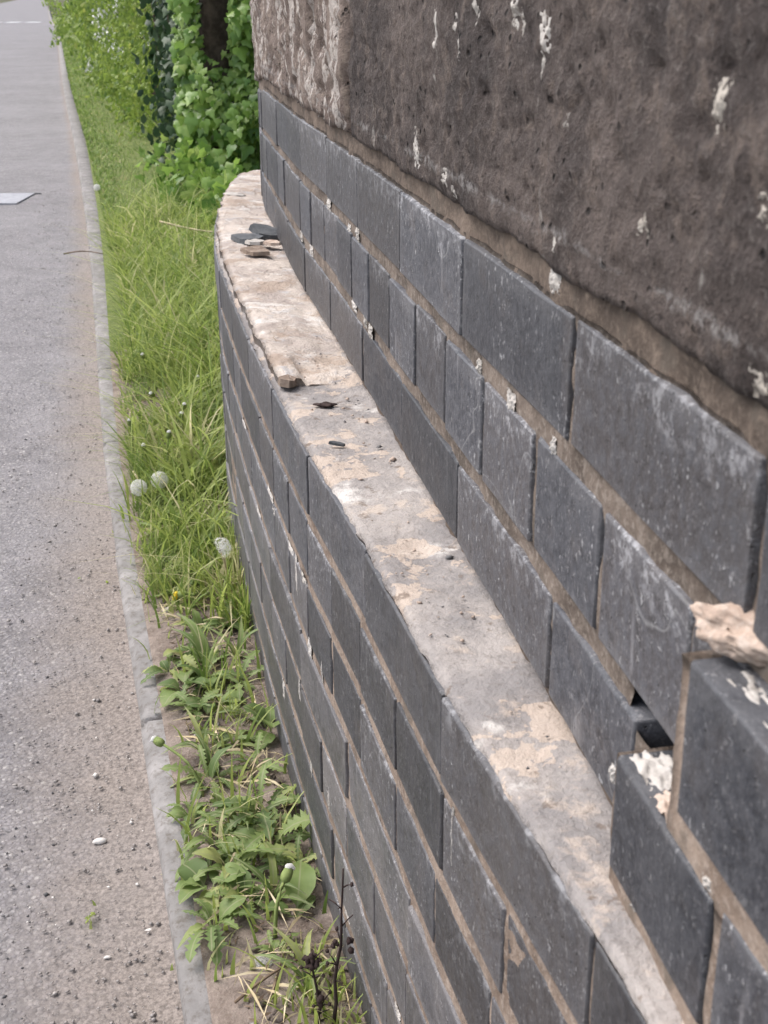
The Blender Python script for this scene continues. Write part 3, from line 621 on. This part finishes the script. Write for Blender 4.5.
# ------------------------------------------------------------------ grass
def blades(name, x, y, z0, h, wd, mat, lean=.55, seg=4, **kw):
    N = len(x); a = rng.uniform(0, 6.28, N); tw = rng.uniform(0, 6.28, N); ln = np.abs(rng.normal(lean, .3, N)); V = np.zeros((N, seg*2+1, 3)); 
    for k_ in range(seg+1):
        t = k_/seg; r = h*ln*t**1.9; hz = h*(t-.28*ln*t**2.6)
        cx, cy, cz = x+np.cos(a)*r, y+np.sin(a)*r, z0+hz
        ww = wd*(1-t**1.6)*.5; ex, ey = np.cos(a+1.57+.4*np.sin(tw)), np.sin(a+1.57+.4*np.sin(tw))
        if k_ < seg: V[:, 2*k_] = np.stack([cx-ex*ww, cy-ey*ww, cz], 1); V[:, 2*k_+1] = np.stack([cx+ex*ww, cy+ey*ww, cz+ww*.3], 1)
        else: V[:, -1] = np.stack([cx, cy, cz], 1)
    q = [(2*k_, 2*k_+1, 2*k_+3) for k_ in range(seg-1)]+[(2*k_, 2*k_+3, 2*k_+2) for k_ in range(seg-1)]+[(2*seg-2, 2*seg-1, 2*seg)]
    F = (np.array(q)[None]+np.arange(N)[:, None, None]*(2*seg+1)).reshape(-1, 3)
    cl = np.array([fbm(Vector((p*7, q*7, 8)), 2) for p, q in zip(x, y)])
    tint = np.repeat(np.clip(rng.beta(1.5, 1.7, N)+.45*cl+.12*(rng.random(N) < .15), 0, 1), 2*seg+1)
    return obj(name, mesh_np(name, V.reshape(-1, 3), F, mat, tint), **kw)
def keep(x, y, thr, sc=6, seed=0): return np.array([fbm(Vector((a*sc, b*sc, seed)), 3) > thr for a, b in zip(x, y)])
x1, y1 = verge_xy(5600, 1.78, 3.4, .06, .5); k1 = keep(x1, y1, -.12) & (rng.random(len(x1)) < np.interp(y1, [1.78, 2.2, 2.6], [.10, .6, 1]))
x2, y2 = verge_xy(9500, 3.2, 5.6, .09, .95)
x, y = np.concatenate([x1[k1], x2]), np.concatenate([y1[k1], y2]); kd = x-kerb_x(y)
h = rng.gamma(3.2, .041, len(x))*np.interp(kd, [.06, .16, .3], [.45, .9, 1.15])*np.interp(y, [1.9, 2.4, 3.2], [.65, .9, 1.1])
blades('grass', x, y, .035, np.clip(h, .03, .30), np.where(rng.random(len(x)) < .12, .0095, rng.uniform(.003, .0065, len(x))), 'grass', 1.05, label='tall bright green grass between the kerb and the wall', cat='grass', kind='stuff')
x, y = verge_xy(9000, 1.9, 3.6, .05, .5); k1 = keep(x, y, -.05, 8, 4)
blades('grass', x[k1], y[k1], .035, rng.uniform(.02, .07, k1.sum()), rng.uniform(.002, .004, k1.sum()), 'short_grass', .8, 3, label='short fine grass under the tall blades', cat='grass', kind='stuff')
x, y = verge_xy(46000, 5.0, 30, .08, 1.15, 2.1)
blades('grass', x, y, .04, rng.uniform(.03, .085, len(x))*np.interp(x-kerb_x(y), [.08, .5, .9], [.55, .9, 2.]), np.interp(y, [5, 10, 30], [.006, .011, .026])*rng.uniform(.7, 1.3, len(x)), 'short_grass', .6, 3, label='cropped grass verge running along the hedge', cat='grass', kind='stuff')
xs_, ys_ = [], []                               # thin tufts against the wall and along the kerb
for cx, cy, n, r in ((-.2, 1.3, 40, .04), (-.16, 1.2, 40, .04), (-.2, 1.5, 40, .03), (-.24, 1.62, 30, .03), (-.15, 1.08, 30, .03), (-.34, 1.93, 40, .05), (-.30, 1.84, 26, .04), (-.37, 2.08, 60, .05), (-.255, 2.0, 60, .03), (-.235, 1.90, 60, .025), (-.215, 1.80, 45, .02), (-.345, 2.05, 40, .04), (-.27, 1.68, 18, .02), (-.06, .985, 60, .02), (-.085, 1.02, 40, .02), (-.045, .95, 40, .02), (-.30, 1.95, 30, .05), (-.39, 2.2, 80, .05), (-.45, 2.33, 60, .03), (-.13, 1.3, 14, .03), (-.33, 1.15, 8, .008), (-.33, 1.56, 8, .006)):
    xs_ += list(rng.normal(cx, r, n)); ys_ += list(rng.normal(cy, r*1.4, n))
x, y = np.array(xs_), np.array(ys_); x = np.minimum(x, wall_x(y)-.006)
h = rng.uniform(.05, .13, len(x)); h[y < 1.2] *= .4; h[(y < 1.75) & (y > 1.2)] *= .7; onroad = x < kerb_x(y)+.02; h[onroad] = .012
blades('grass', x, y, np.where(onroad, .006, .035), h, rng.uniform(.003, .006, len(x)), 'grass', .5, label='thin grass tufts at the foot of the wall', cat='grass', kind='stuff')

# ------------------------------------------------------------------ weeds and dandelions
def leaf_mesh(name, L_, W, kind, curl, mat, n=14, seed=0):
    r = random.Random(seed); V, F = [], []
    for i in range(n+1):
        t = i/n
        if kind == 'jag':                        # dandelion: teeth pointing back to the base
            wd = W*(.10+.9*t**.8)*(1-max(0, t-.78)/.22*.95)*(1.15 if i % 2 else .42) if t < .92 else W*.55*(1-(t-.92)/.08)
            if t < .15: wd = W*.12
        elif kind == 'round': wd = W*math.sin(math.pi*min(1, max(.03, (t-.22)/.78)))**.6 if t > .24 else W*.07
        else: wd = W*math.sin(math.pi*(.06+.94*t)**.75)**.9
        wd = max(wd, .0006); x = L_*t; z = L_*(.25*math.sin(t*2.2)-curl*t*t)
        jv = .03 if kind == 'round' else .17; wl, wr = wd*r.uniform(1-jv, 1+jv), wd*r.uniform(1-jv, 1+jv); k_ = .32
        sh = -L_*.03 if (kind == 'jag' and i % 2) else 0
        wv = r.uniform(-.1, .1)*W
        V += [(x+sh, -wl, z+wl*k_+wv), (x, 0, z), (x+sh, wr, z+wr*k_-wv)]
    for i in range(n):
        a = 3*i; F += [(a, a+3, a+4, a+1), (a+1, a+4, a+5, a+2)]
    return mesh(name, V, F, mat)
JAG = [leaf_mesh('leaf', .078, .0085+.0014*q, 'jag', c, 'weed', 19, q) for q, c in enumerate((.25, .55, .85, .35, .65, .45))]
OVAL = [leaf_mesh('leaf', .055, .014+.003*q, 'round', c, 'weed', 11, q+9) for q, c in enumerate((.3, .5, .2))]
LAN = [leaf_mesh('leaf', .085, .005, 'lance', c, 'weed', 10, q+19) for q, c in enumerate((.3, .6, .45))]
MIXL = JAG+[leaf_mesh('leaf', .062, .009+.002*q, 'lance', c, 'weed', 12, q+50) for q, c in enumerate((.5, .8, .3))]+[leaf_mesh('leaf', .07, .011, 'jag', .9, 'weed', 11, 61), OVAL[0]]
BLD = leaf_mesh('leaf', .085, .0075, 'lance', .35, 'weed', 10, 33)
def rosette(name, x, y, n, size, leaves, label, cat, group, el=(8, 48), bias=None, z=.036):
    o = empty(name, (x, y, z), label, cat, group); r = random.Random(int(x*1e4+y*1e3)); a0 = r.uniform(0, 6)
    for i in range(n):
        az = a0+i*2.4+r.uniform(-.4, .4)
        if bias is not None: az = bias+r.uniform(-1.5, 1.5)
        s_ = size*r.uniform(.6, 1.15); c = obj('leaf', r.choice(leaves), o)
        c.rotation_euler = (r.uniform(-.35, .35), -R(r.uniform(*el)), az); c.scale = (s_, s_*r.uniform(.85, 1.2), s_)
        c.location = (math.cos(az)*.004, math.sin(az)*.004, r.uniform(0, .01))
    return o
G1 = 'dandelion rosettes beside the wall'; G2 = 'broad leaved weeds beside the wall'
def tube(pts, r0, r1, mat, name='stem', n=6):
    V, F = [], []
    for i, p in enumerate(pts):
        p = Vector(p); d = (Vector(pts[min(i+1, len(pts)-1)])-Vector(pts[max(i-1, 0)])).normalized(); u = d.orthogonal().normalized(); v_ = d.cross(u); r = r0+(r1-r0)*i/(len(pts)-1)
        V += [tuple(p+(u*math.cos(6.2832*k_/n)+v_*math.sin(6.2832*k_/n))*r) for k_ in range(n)]
    for i in range(len(pts)-1):
        for k_ in range(n): F.append((i*n+k_, i*n+(k_+1) % n, (i+1)*n+(k_+1) % n, (i+1)*n+k_))
    F.append(tuple(range(n))[::-1]); F.append(tuple(range((len(pts)-1)*n, len(pts)*n))); return mesh(name, V, F, mat)
def arc(p0, p1, sag, n=7):
    p0, p1 = Vector(p0), Vector(p1); return [p0.lerp(p1, i/n)+Vector(sag)*math.sin(math.pi*i/n) for i in range(n+1)]
ROS = [(-.222, 1.375, 12, .85, 'jagged leaved weed below the closed dandelion head'), (-.150, 1.30, 13, .95, 'leafy jagged weed against the wall, upper left of the big round leaf'),
       (-.178, 1.20, 11, .90, 'jagged weed clump in the middle of the soil strip'), (-.185, 1.105, 10, .85, 'weed with limp broad jagged leaves hanging over the kerb near the front'),
       (-.135, 1.235, 10, .9, 'upright jagged weed touching the wall behind the round leaf'), (-.115, 1.06, 8, .55, 'small feathery weed at the front of the soil strip'),
       (-.205, 1.46, 9, .7, 'thin jagged weed under the dark soil by the wall'), (-.295, 1.70, 10, .85, 'dandelion plant with pale long leaves leaning over the kerb'),
       (-.26, 1.63, 12, .85, 'dense jagged weed beside the dark soil patch'), (-.29, 1.79, 10, .7, 'ragged dandelion plant below the yellow flower'), (-.185, 1.53, 7, .6, 'small jagged weed on the dark soil close to the wall'), (-.405, 2.16, 9, .7, 'dandelion plant below the two white seed heads')]
ROS += [(-.345, 2.02, 9, .75, 'jagged weed half hidden in grass above the yellow flower'), (-.25, 1.80, 10, .75, 'jagged weed at the wall foot above the dark soil'), (-.315, 1.66, 8, .7, 'jagged weed spreading onto the kerb beside the wide blades'), (-.21, 1.62, 9, .8, 'jagged weed by the wall below the grass tufts'), (-.26, 1.54, 9, .75, 'jagged weed near the kerb above the closed dandelion head'), (-.43, 2.26, 8, .6, 'small jagged weed at the kerb below the two clocks'), (-.20, 1.245, 9, .8, 'jagged weed in the centre of the thick clump'), (-.235, 1.30, 9, .65, 'small jagged weed by the kerb below the closed dandelion head'), (-.10, 1.20, 9, .8, 'jagged weed pressed against the wall above the round leaf'), (-.165, 1.40, 10, .8, 'jagged weed against the wall above the thick clump'), (-.33, 1.90, 9, .7, 'ragged jagged weed beside the yellow flower'), (-.155, 1.145, 9, .75, 'jagged weed left of the round leaf')]
for x, y, n, s_, lab in ROS: rosette('dandelion_plant', x, y, n+3, s_*random.uniform(.75, 1.0), MIXL, lab, 'weed', G1)
ROS2 = [(-.285, 1.60, 8, .95, 'broad soft leaved weed hanging over the kerb'), (-.155, 1.49, 6, .9, 'oval leaved weed at the wall on dark soil'), (-.195, 1.165, 7, .8, 'low round leaved weed beside the kerb at the front'), (-.37, 2.10, 6, .8, 'oval leaved weed under the tall grass'), (-.245, 1.56, 6, .8, 'rounded leaves between jagged weeds beside the dark soil')]
for x, y, n, s_, lab in ROS2: rosette('broadleaf_weed', x, y, n, s_, OVAL, lab, 'weed', G2, (5, 40))
for i, (x, y, n, lab) in enumerate(((-.235, 1.44, 9, 'wispy narrow leaved weed under the closed dandelion head'), (-.17, 1.27, 9, 'narrow leaved weed in the thick of the jagged clump'), (-.125, 1.15, 8, 'narrow leaved weed under the big round leaf'), (-.08, 1.02, 9, 'spiky narrow leaved weed beside the dead stalks'), (-.22, 1.70, 8, 'narrow leaved weed at the wall below the seed head'))):
    rosette('narrow_weed', x, y, n, .75, LAN, lab, 'weed', 'narrow leaved weeds', (20, 70))
o = empty('round_leaf_weed', (-.098, 1.115, .04), 'single big smooth round leaf against the wall', 'weed')
me = leaf_mesh('leaf', .068, .018, 'round', .35, 'weed', 14, 77)
for az, s_, el in ((1.5, 1., 35), (2.9, .6, 20), (.9, .5, 30)):
    c = obj('leaf', me, o); c.rotation_euler = (.15, -R(el), az); c.scale = (s_,)*3
# long pale blades leaning over the kerb
for i, (x, y, lab) in enumerate(((-.262, 1.66, 'pair of wide pale green blades leaning over the kerb'), (-.225, 1.40, 'thin blades rising under the closed dandelion head'))):
    o = empty('broad_blade_tuft', (x, y, .038), lab, 'weed')
    for az, L_ in ((2.1, 1.3), (2.35, 1.05), (1.8, .9), (2.5, .7)):
        c = obj('leaf', BLD if i == 0 else LAN[0], o); c.rotation_euler = (.2, -R(40), az); c.scale = (L_*(1-.4*i),)*3

def clock_mesh(r, seed, n=210, half=False):
    q = random.Random(seed); V, F = [], []
    for i in range(n):                           # each seed: a fine stalk with a small star of hairs
        z = 1-2*(i+.5)/n; a = i*2.39996; d = Vector((math.cos(a)*math.sqrt(1-z*z), math.sin(a)*math.sqrt(1-z*z), z)); u = d.orthogonal().normalized(); v_ = d.cross(u)
        if half and (d.x+.4*d.z < -.1 or q.random() < .35): continue
        b = len(V); V += [tuple(d*r*.15+u*.0003), tuple(d*r*.15-u*.0003), tuple(d*r*.86)]; F.append((b, b+1, b+2))
        for k_ in range(6):
            t = k_*1.047+q.random(); e = u*math.cos(t)+v_*math.sin(t); g = u*math.cos(t+1.57)+v_*math.sin(t+1.57)
            b = len(V); V += [tuple(d*r*.84+g*.0006), tuple(d*r*.84-g*.0006), tuple(d*r+e*r*.24)]; F.append((b, b+1, b+2))
    return mesh('seed_head', V, F, 'seed', False)
CLK = [clock_mesh(.017, 1), clock_mesh(.018, 2)]; CLKH = clock_mesh(.019, 3, 190, True)
def clock(x, y, hz, dx, dy, lab, q=0, half=False, group='dandelion seed heads'):
    o = empty('dandelion_clock', (x, y, .036), lab, 'dandelion', group)
    obj('stem', tube(arc((0, 0, 0), (dx, dy, hz), (0.006, .004, 0)), .0022, .0017, 'straw' if half else 'bud'), o)
    c = obj('seed_head', CLKH if half else CLK[q % 2], o, (dx, dy, hz+.004)); c.scale = (.95,)*3
    obj('receptacle', lump('receptacle', (.007, .007, .006) if half else (.011, .011, .010), 'litter' if half else 'seed', q, 2, .1), o, (dx, dy, hz+.002))
clock(-.450, 2.30, .058, -.012, -.03, 'fluffy white dandelion clock nearest the kerb, lower of the pair', 0)
clock(-.410, 2.335, .06, -.018, -.03, 'fluffy white dandelion clock on the right of the pair', 1)
clock(-.262, 1.90, .085, -.004, .02, 'half blown dandelion clock on a straw stem against the wall', 0, True)
clock(-.62, 5.0, .13, .03, .03, 'pale dandelion clock on a leaning stem before the ivy', 1, True)
clock(-1.34, 6.25, .07, -.01, 0, 'distant dandelion clock by the kerb edge of the far verge', 0)
def closed(x, y, hz, dx, dy, lab, size=1., tip='seed', group='closed dandelion heads'):
    o = empty('closed_dandelion', (x, y, .036), lab, 'dandelion', group)
    p = arc((0, 0, 0), (dx, dy, hz), (-dx*.2, -dy*.2, .012)); obj('stem', tube(p, .003*size, .0022*size, 'bud'), o)
    d = (p[-1]-p[-2]).normalized(); rot = d.to_track_quat('Z', 'Y').to_euler()
    V, F = [], []; n = 10; prof = [(.0025, 0), (.0065, .003), (.0075, .009), (.0065, .016), (.0048, .020)]
    for r, z in prof: V += [(r*math.cos(6.2832*i/n)*(1+.08*(i % 2)), r*math.sin(6.2832*i/n)*(1+.08*(i % 2)), z) for i in range(n)]
    for a in range(len(prof)-1):
        for i in range(n): F.append((a*n+i, a*n+(i+1) % n, a*n+n+(i+1) % n, a*n+n+i))
    h_ = obj('flower_head', mesh('flower_head', V, F, 'bud'), o, p[-1]); h_.rotation_euler = rot; h_.scale = (size,)*3
    t = obj('tuft', lump('tuft', (.017*size, .017*size, .014*size), tip, 3, 2, .5), h_, (0, 0, .021))
closed(-.225, 1.345, .058, -.052, .035, 'closed green dandelion head with a white tip poking over the kerb', .75)
closed(-.118, 1.085, .062, .010, .02, 'closed dandelion head on a thick curved stem near the round leaf', .8)
for i, (x, y, lab) in enumerate(((-.582, 3.08, 'furthest closed white-tipped dandelion head in the tall grass'), (-.427, 2.9, 'closed white-tipped dandelion head in grass nearest the wall'), (-.499, 2.82, 'closed white-tipped dandelion head in mid grass, below the furthest one'), (-.433, 2.64, 'closed white-tipped dandelion head low in the grass, towards the wall'), (-.446, 2.57, 'closed white-tipped dandelion head just below another in the grass'), (-.532, 2.59, 'closed white-tipped dandelion head nearest the kerb in the grass'), (-.479, 2.46, 'closed white-tipped dandelion head above the pair of white clocks'), (-.432, 2.42, 'closed white-tipped dandelion head above the right hand clock'))):
    closed(x, y, .080+.03*random.random(), random.uniform(-.02, .02), random.uniform(-.03, .02), lab, .7, group='white-tipped dandelion heads in the grass')
closed(-.305, 1.86, .035, -.01, .0, 'yellow dandelion flower half open near the bare soil', .9, 'yellow')
# a fallen seed clump
piece('seed_clump', clock_mesh(.011, 5, 120), (-.128, 1.045, .045), (.3, .1, .3), 'white fluffy seed clump lying among the front weeds', 'seed clump').scale = (1, .75, .45)

# dead dark stalks with seed clusters, before the wall at the front
def dead_stalk(x, y, hgt, lean, seed, lab, clusters):
    o = empty('dead_stalk', (x, y, .035), lab, 'dead plant', 'dead stalks'); r = random.Random(seed)
    p = [(lean[0]*t+r.uniform(-.002, .002), lean[1]*t+r.uniform(-.002, .002), hgt*t) for t in [i/9 for i in range(10)]]; obj('stem', tube(p, .0022, .0008, 'dead'), o)
    for i in range(9):
        t = r.uniform(.1, .95); b = Vector(p[int(t*9)]); a = r.uniform(0, 6.3); e = b+Vector((math.cos(a)*.012, math.sin(a)*.012, .010)); obj('twig', tube([b, b.lerp(e, .5)+Vector((0, 0, .001)), e], .0009, .0005, 'dead', 'twig', 4), o)
        if r.random() < .4: obj('seed_pod', lump('seed_pod', (.004, .004, .005), 'dead', i, 1, .5), o, tuple(e))
    for t, n in clusters:
        b = Vector(p[min(9, int(t*9))])
        for i in range(n): obj('seed_pod', lump('seed_pod', (.006, .006, .007), 'dead', i+seed, 1, .8), o, tuple(b+Vector((r.gauss(0, .005), r.gauss(0, .005), r.gauss(0, .006)))))
dead_stalk(-.052, .955, .185, (.012, .012), 3, 'tall dark dead stalk with a seed cluster halfway up, before the brick wall', [(.62, 7)])
dead_stalk(-.064, .962, .095, (-.006, .0), 8, 'short dark dead stalk topped by a seed cluster, beside the tall one', [(.95, 13), (.55, 4)])
for i, (p0, p1, lab) in enumerate((((-.15, .99, .045), (-.07, 1.05, .055), 'brown twig lying across the soil at the front'), ((-.115, 1.0, .042), (-.10, 1.075, .055), 'short brown twig pointing away from the camera near the dead stalks'))):
    o = obj('twig', tube(arc(p0, p1, (0, .005, .004)), .0016, .001, 'litter', 'twig'), None, None, lab, 'twig', 'twigs on the soil')
obj('dry_stem', tube(arc((-.80, 4.70, .20), (-.50, 4.62, .17), (0, 0, -.012)), .004, .003, 'straw', 'dry_stem'), None, None, 'long pale dry stem sticking out of the grass towards the far ledge', 'stem')
obj('dry_stem', tube(arc((-.50, 2.42, .075), (-.45, 2.31, .05), (0, 0, .004)), .0028, .0022, 'straw', 'dry_stem'), None, None, 'short straw stub beside the pair of dandelion clocks', 'stem')
obj('dry_stem', tube(arc((-1.23, 5.0, .03), (-1.05, 4.86, .055), (0, 0, .01)), .003, .002, 'litter', 'dry_stem'), None, None, 'thin brown stem lying across the far kerb', 'stem')

# ------------------------------------------------------------------ inspection cover in the road
cv_ = empty('inspection_cover', (-2.02, 6.65, .0025), 'pale metal inspection cover set in the road at the left edge', 'cover', rz=-.02)
def box(x0, x1, y0, y1, z0, z1): return [(x0, y0, z0), (x1, y0, z0), (x1, y1, z0), (x0, y1, z0), (x0, y0, z1), (x1, y0, z1), (x1, y1, z1), (x0, y1, z1)], [(3, 2, 1, 0), (4, 5, 6, 7), (0, 1, 5, 4), (1, 2, 6, 5), (2, 3, 7, 6), (3, 0, 4, 7)]
v, f = box(-.30, .22, -.172, .172, -.05, .0045); obj('lid', mesh('lid', v, f, 'iron', False), cv_)
v, f = box(-.33, .25, .176, .184, -.05, .0035); obj('frame_bar', mesh('frame_bar', v, f, 'slate', False), cv_)
o = empty('dead_leaf', (-1.72, 8.0, .006), 'dark dead leaf lying on the far road', 'leaf'); 
c = obj('blade', leaf_mesh('blade', .09, .03, 'round', .1, 'litter', 8, 4), o); c = obj('blade', leaf_mesh('blade', .06, .02, 'round', .1, 'litter', 8, 5), o); c.rotation_euler.z = 2.2

# ------------------------------------------------------------------ hedge: ivy-clad trunk, dark leaves for the shadowed gap, hawthorns with blossom
def foliage(name, P, size, mat, parent, droop=.5, out=None, shape='ivy', **kw):
    N = len(P); a = rng.uniform(0, 6.28, N); el = rng.uniform(-.2, 1.1, N); s_ = size*rng.uniform(.6, 1.3, N)
    nrm = np.stack([np.cos(a)*np.cos(el), np.sin(a)*np.cos(el), np.sin(el)], 1)
    if out is not None: nrm = nrm*.6+out
    nrm /= np.linalg.norm(nrm, axis=1)[:, None]
    ref = np.tile(np.array([[0., 0., -1.]]), (N, 1))+rng.normal(0, .35, (N, 3)); t = ref-nrm*(ref*nrm).sum(1)[:, None]; t /= np.linalg.norm(t, axis=1)[:, None]; b = np.cross(nrm, t)
    sh = {'ivy': [(-.25, 0), (-.35, .42), (.12, .5), (.25, .26), (.75, 0), (.25, -.26), (.12, -.5), (-.35, -.42)], 'small': [(-.5, 0), (-.1, .34), (.35, .26), (.55, 0), (.35, -.26), (-.1, -.34)]}[shape]
    m_ = len(sh); V = np.zeros((N, m_+1, 3)); V[:, m_] = P+nrm*(s_*.10)[:, None]
    for i, (u, v_) in enumerate(sh): V[:, i] = P+t*(u*s_)[:, None]+b*(v_*s_)[:, None]-nrm*(s_*.06*(u > .5))[:, None]
    F = np.array([(i, (i+1) % m_, m_) for i in range(m_)]); F = (F[None]+np.arange(N)[:, None, None]*(m_+1)).reshape(-1, 3)
    return obj(name, mesh_np(name, V.reshape(-1, 3), F, mat, np.repeat(np.clip(rng.beta(2, 2, N), 0, 1), m_+1)), parent, **kw)
def clumps(n, c, r, k_, sp):                     # n points in k_ clumps spread through an ellipsoid shell
    d = rng.normal(0, 1, (k_, 3)); d /= np.linalg.norm(d, axis=1)[:, None]; cc = np.array(c)+d*np.array(r)*rng.uniform(.55, 1., (k_, 1))
    return cc[rng.integers(0, k_, n)]+rng.normal(0, sp, (n, 3))
def limb(pts, r0, r1, n=9): return tube(pts, r0, r1, 'bark', 'trunk', n)
# trunk with ivy
t1 = empty('ivy_clad_tree', (-.75, 6.35, 0), 'tree trunk wrapped in bright green ivy just beyond the wall', 'tree')
tr = obj('trunk', limb([(0.0, 0, -.05), (.0, .0, .4), (.01, .0, .9), (.02, .02, 1.6), (.06, .1, 2.6)], .11, .08, 14), t1)
def ivy_pts(N, x0, x1, y, ybow, z0, z1):
    x = rng.uniform(x0, x1, N); z = z0+(z1-z0)*rng.random(N)
    bulge = np.array([fbm(Vector((a*5, b*5, 3)), 3) for a, b in zip(x, z)])
    return np.stack([x, y-ybow*(1-((x-(x0+x1)/2)/((x1-x0)/2))**2)-.17*bulge+rng.normal(0, .03, N), z], 1)
P = ivy_pts(3600, -.19, .44, -.12, .14, .0, 1.5); P = P[(P[:, 0] < -.06) | (P[:, 2] < .60+.12*rng.random(len(P))) | (P[:, 0] > .08)]
foliage('ivy', P, .042, 'ivy', t1, out=np.array([[-.1, -.9, .35]]), kind='stuff')
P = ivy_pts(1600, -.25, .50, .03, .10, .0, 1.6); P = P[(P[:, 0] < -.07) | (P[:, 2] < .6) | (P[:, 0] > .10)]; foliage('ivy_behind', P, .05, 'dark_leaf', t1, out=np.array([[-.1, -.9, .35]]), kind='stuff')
ivm = []
for q in range(4):
    s_ = .040+.006*q; sh = [(-.28, 0), (-.4, .25), (-.28, .5), (.05, .52), (.18, .3), (.45, .2), (.8, 0), (.45, -.2), (.18, -.3), (.05, -.52), (-.28, -.5), (-.4, -.25)]
    ivm.append(mesh('leaf', [(u*s_, v_*s_, -.1*s_*abs(v_)-.12*s_*(u > .4)) for u, v_ in sh]+[(0, 0, .05*s_)], [(i, (i+1) % 12, 12) for i in range(12)], 'ivy_big'))
P = ivy_pts(430, -.19, .42, -.17, .15, .05, 1.25); P = P[(P[:, 0] < -.06) | (P[:, 2] < .58) | (P[:, 0] > .09)][:280]
for p in P:
    nrm = Vector((random.gauss(-.15, .35), -1, random.gauss(.45, .35))).normalized(); t = Vector((random.gauss(0, .35), 0, -1)); t = (t-nrm*t.dot(nrm)).normalized(); b = nrm.cross(t)
    m_ = Matrix(((t.x, b.x, nrm.x, p[0]), (t.y, b.y, nrm.y, p[1]), (t.z, b.z, nrm.z, p[2]), (0, 0, 0, 1))); c = obj('leaf', random.choice(ivm), t1); c.matrix_basis = m_ @ Matrix.Scale(random.uniform(.7, 1.35), 4)
# low bramble-like growth in front of the ivy
for i, (x, y, lab) in enumerate(((-.74, 5.55, 'pale leafy weed in front of the ivy at the grass edge'), (-.58, 5.2, 'leafy weed behind the rounded ledge end'), (-.93, 6.0, 'leafy weed below the shadowed gap at the grass edge'))):
    o = empty('hedge_weed', (x, y, .05), lab, 'weed', 'weeds at the hedge foot')
    P = clumps(130, (0, 0, .14), (.17, .15, .15), 30, .03); P[:, 2] = np.abs(P[:, 2]); foliage('foliage', P, .05, 'ivy', o)
    obj('stem', tube([(0, 0, -.02), (.01, 0, .1), (.0, .02, .2)], .006, .003, 'bud'), o)
def column(n, rad, z, k_, sp):                    # clumps filling a hedge plant from the ground up
    a = rng.uniform(0, 6.28, k_); q = rng.uniform(.5, 1., k_); hz = .08+(z+rad[2]-.1)*rng.random(k_)**1.15
    cc = np.stack([np.cos(a)*rad[0]*q, np.sin(a)*rad[1]*q, hz], 1); P = cc[rng.integers(0, k_, n)]+rng.normal(0, sp, (n, 3)); return P[P[:, 2] > .03]
def shrub(name, loc, rad, z, n, size, mat, lab, cat, group, nb=0, k_=90, sp=.06, trunks=3):
    o = empty(name, (loc[0], loc[1], 0), lab, cat, group)
    for q in range(trunks):
        a = q*2.1; p = [(.05*math.cos(a), .05*math.sin(a), -.05)]
        for i in range(1, 6): p.append((p[0][0]+math.cos(a)*rad[0]*.12*i+random.gauss(0, .03), p[0][1]+math.sin(a)*rad[1]*.12*i, z*.36*i))
        obj('trunk', limb(p, .035, .01, 7), o)
    P = column(n, rad, z, k_, sp)
    foliage('crown', P, size, mat, o, shape='small')
    if nb:
        c = column(nb, (rad[0]*1.1, rad[1]*1.1, rad[2]), z, max(8, nb//20), .024); c = c[c[:, 2] > .3]; foliage('blossom', c, size*.62, 'blossom', o, shape='small')
    return o
shrub('gap_shade_foliage', (-1.04, 7.6), (.15, .6, 1.1), .95, 4200, .05, 'dark_leaf', 'dark leaves standing in for the shadowed gap between the ivy and the hawthorn', 'shrub', None, 0, 120, .07)  # near-black leaves put the shade of the hedge gap into their colour
H = [(-1.42, 9.2, .30, .8, 5200, 'nearest hawthorn bush, yellow green with few blossoms'), (-1.80, 10.8, .36, .9, 4800, 'hawthorn bush thick with white blossom, second from the ivy'), (-2.2, 12.6, .42, 1.1, 4300, 'hawthorn bush with scattered blossom, third from the ivy'),
     (-2.65, 14.8, .48, 1.3, 3600, 'hawthorn bush by the middle of the far verge'), (-3.3, 17.8, .55, 1.7, 3300, 'far hawthorn bush beyond the bend of the kerb'), (-4.2, 22.0, .7, 2.4, 3000, 'very distant hedge bush along the road'), (-5.6, 28, .8, 3, 2600, 'most distant hedge bush seen by the white line'), (-7.4, 36, .9, 4, 2400, 'hedge bush at the far junction')]
for i, (x, y, rx, ry, n, lab) in enumerate(H):
    shrub('hawthorn_bush', (x, y), (rx, ry, 1.0), 1.0, int(n*1.9), .030+.0045*i, 'hawthorn', lab, 'bush', 'hawthorn hedge along the verge', (500, 2200, 1900, 1200, 600, 250, 150, 80)[i], 170, .06)
# taller hedge mass behind the front bushes and beyond the abutment
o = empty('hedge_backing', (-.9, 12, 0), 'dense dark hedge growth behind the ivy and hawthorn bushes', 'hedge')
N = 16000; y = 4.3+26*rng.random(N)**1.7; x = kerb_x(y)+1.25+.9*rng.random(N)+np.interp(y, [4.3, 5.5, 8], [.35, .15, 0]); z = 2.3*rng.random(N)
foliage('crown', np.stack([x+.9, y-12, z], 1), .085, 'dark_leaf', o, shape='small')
for i in range(9):
    yy = 5+i*2.4; xx = kerb_x(yy)+1.6; obj('trunk', limb([(xx+.9, yy-12, -.05), (xx+.95, yy-12, 1.), (xx+.9, yy-11.9, 2.2)], .05, .02, 7), o)
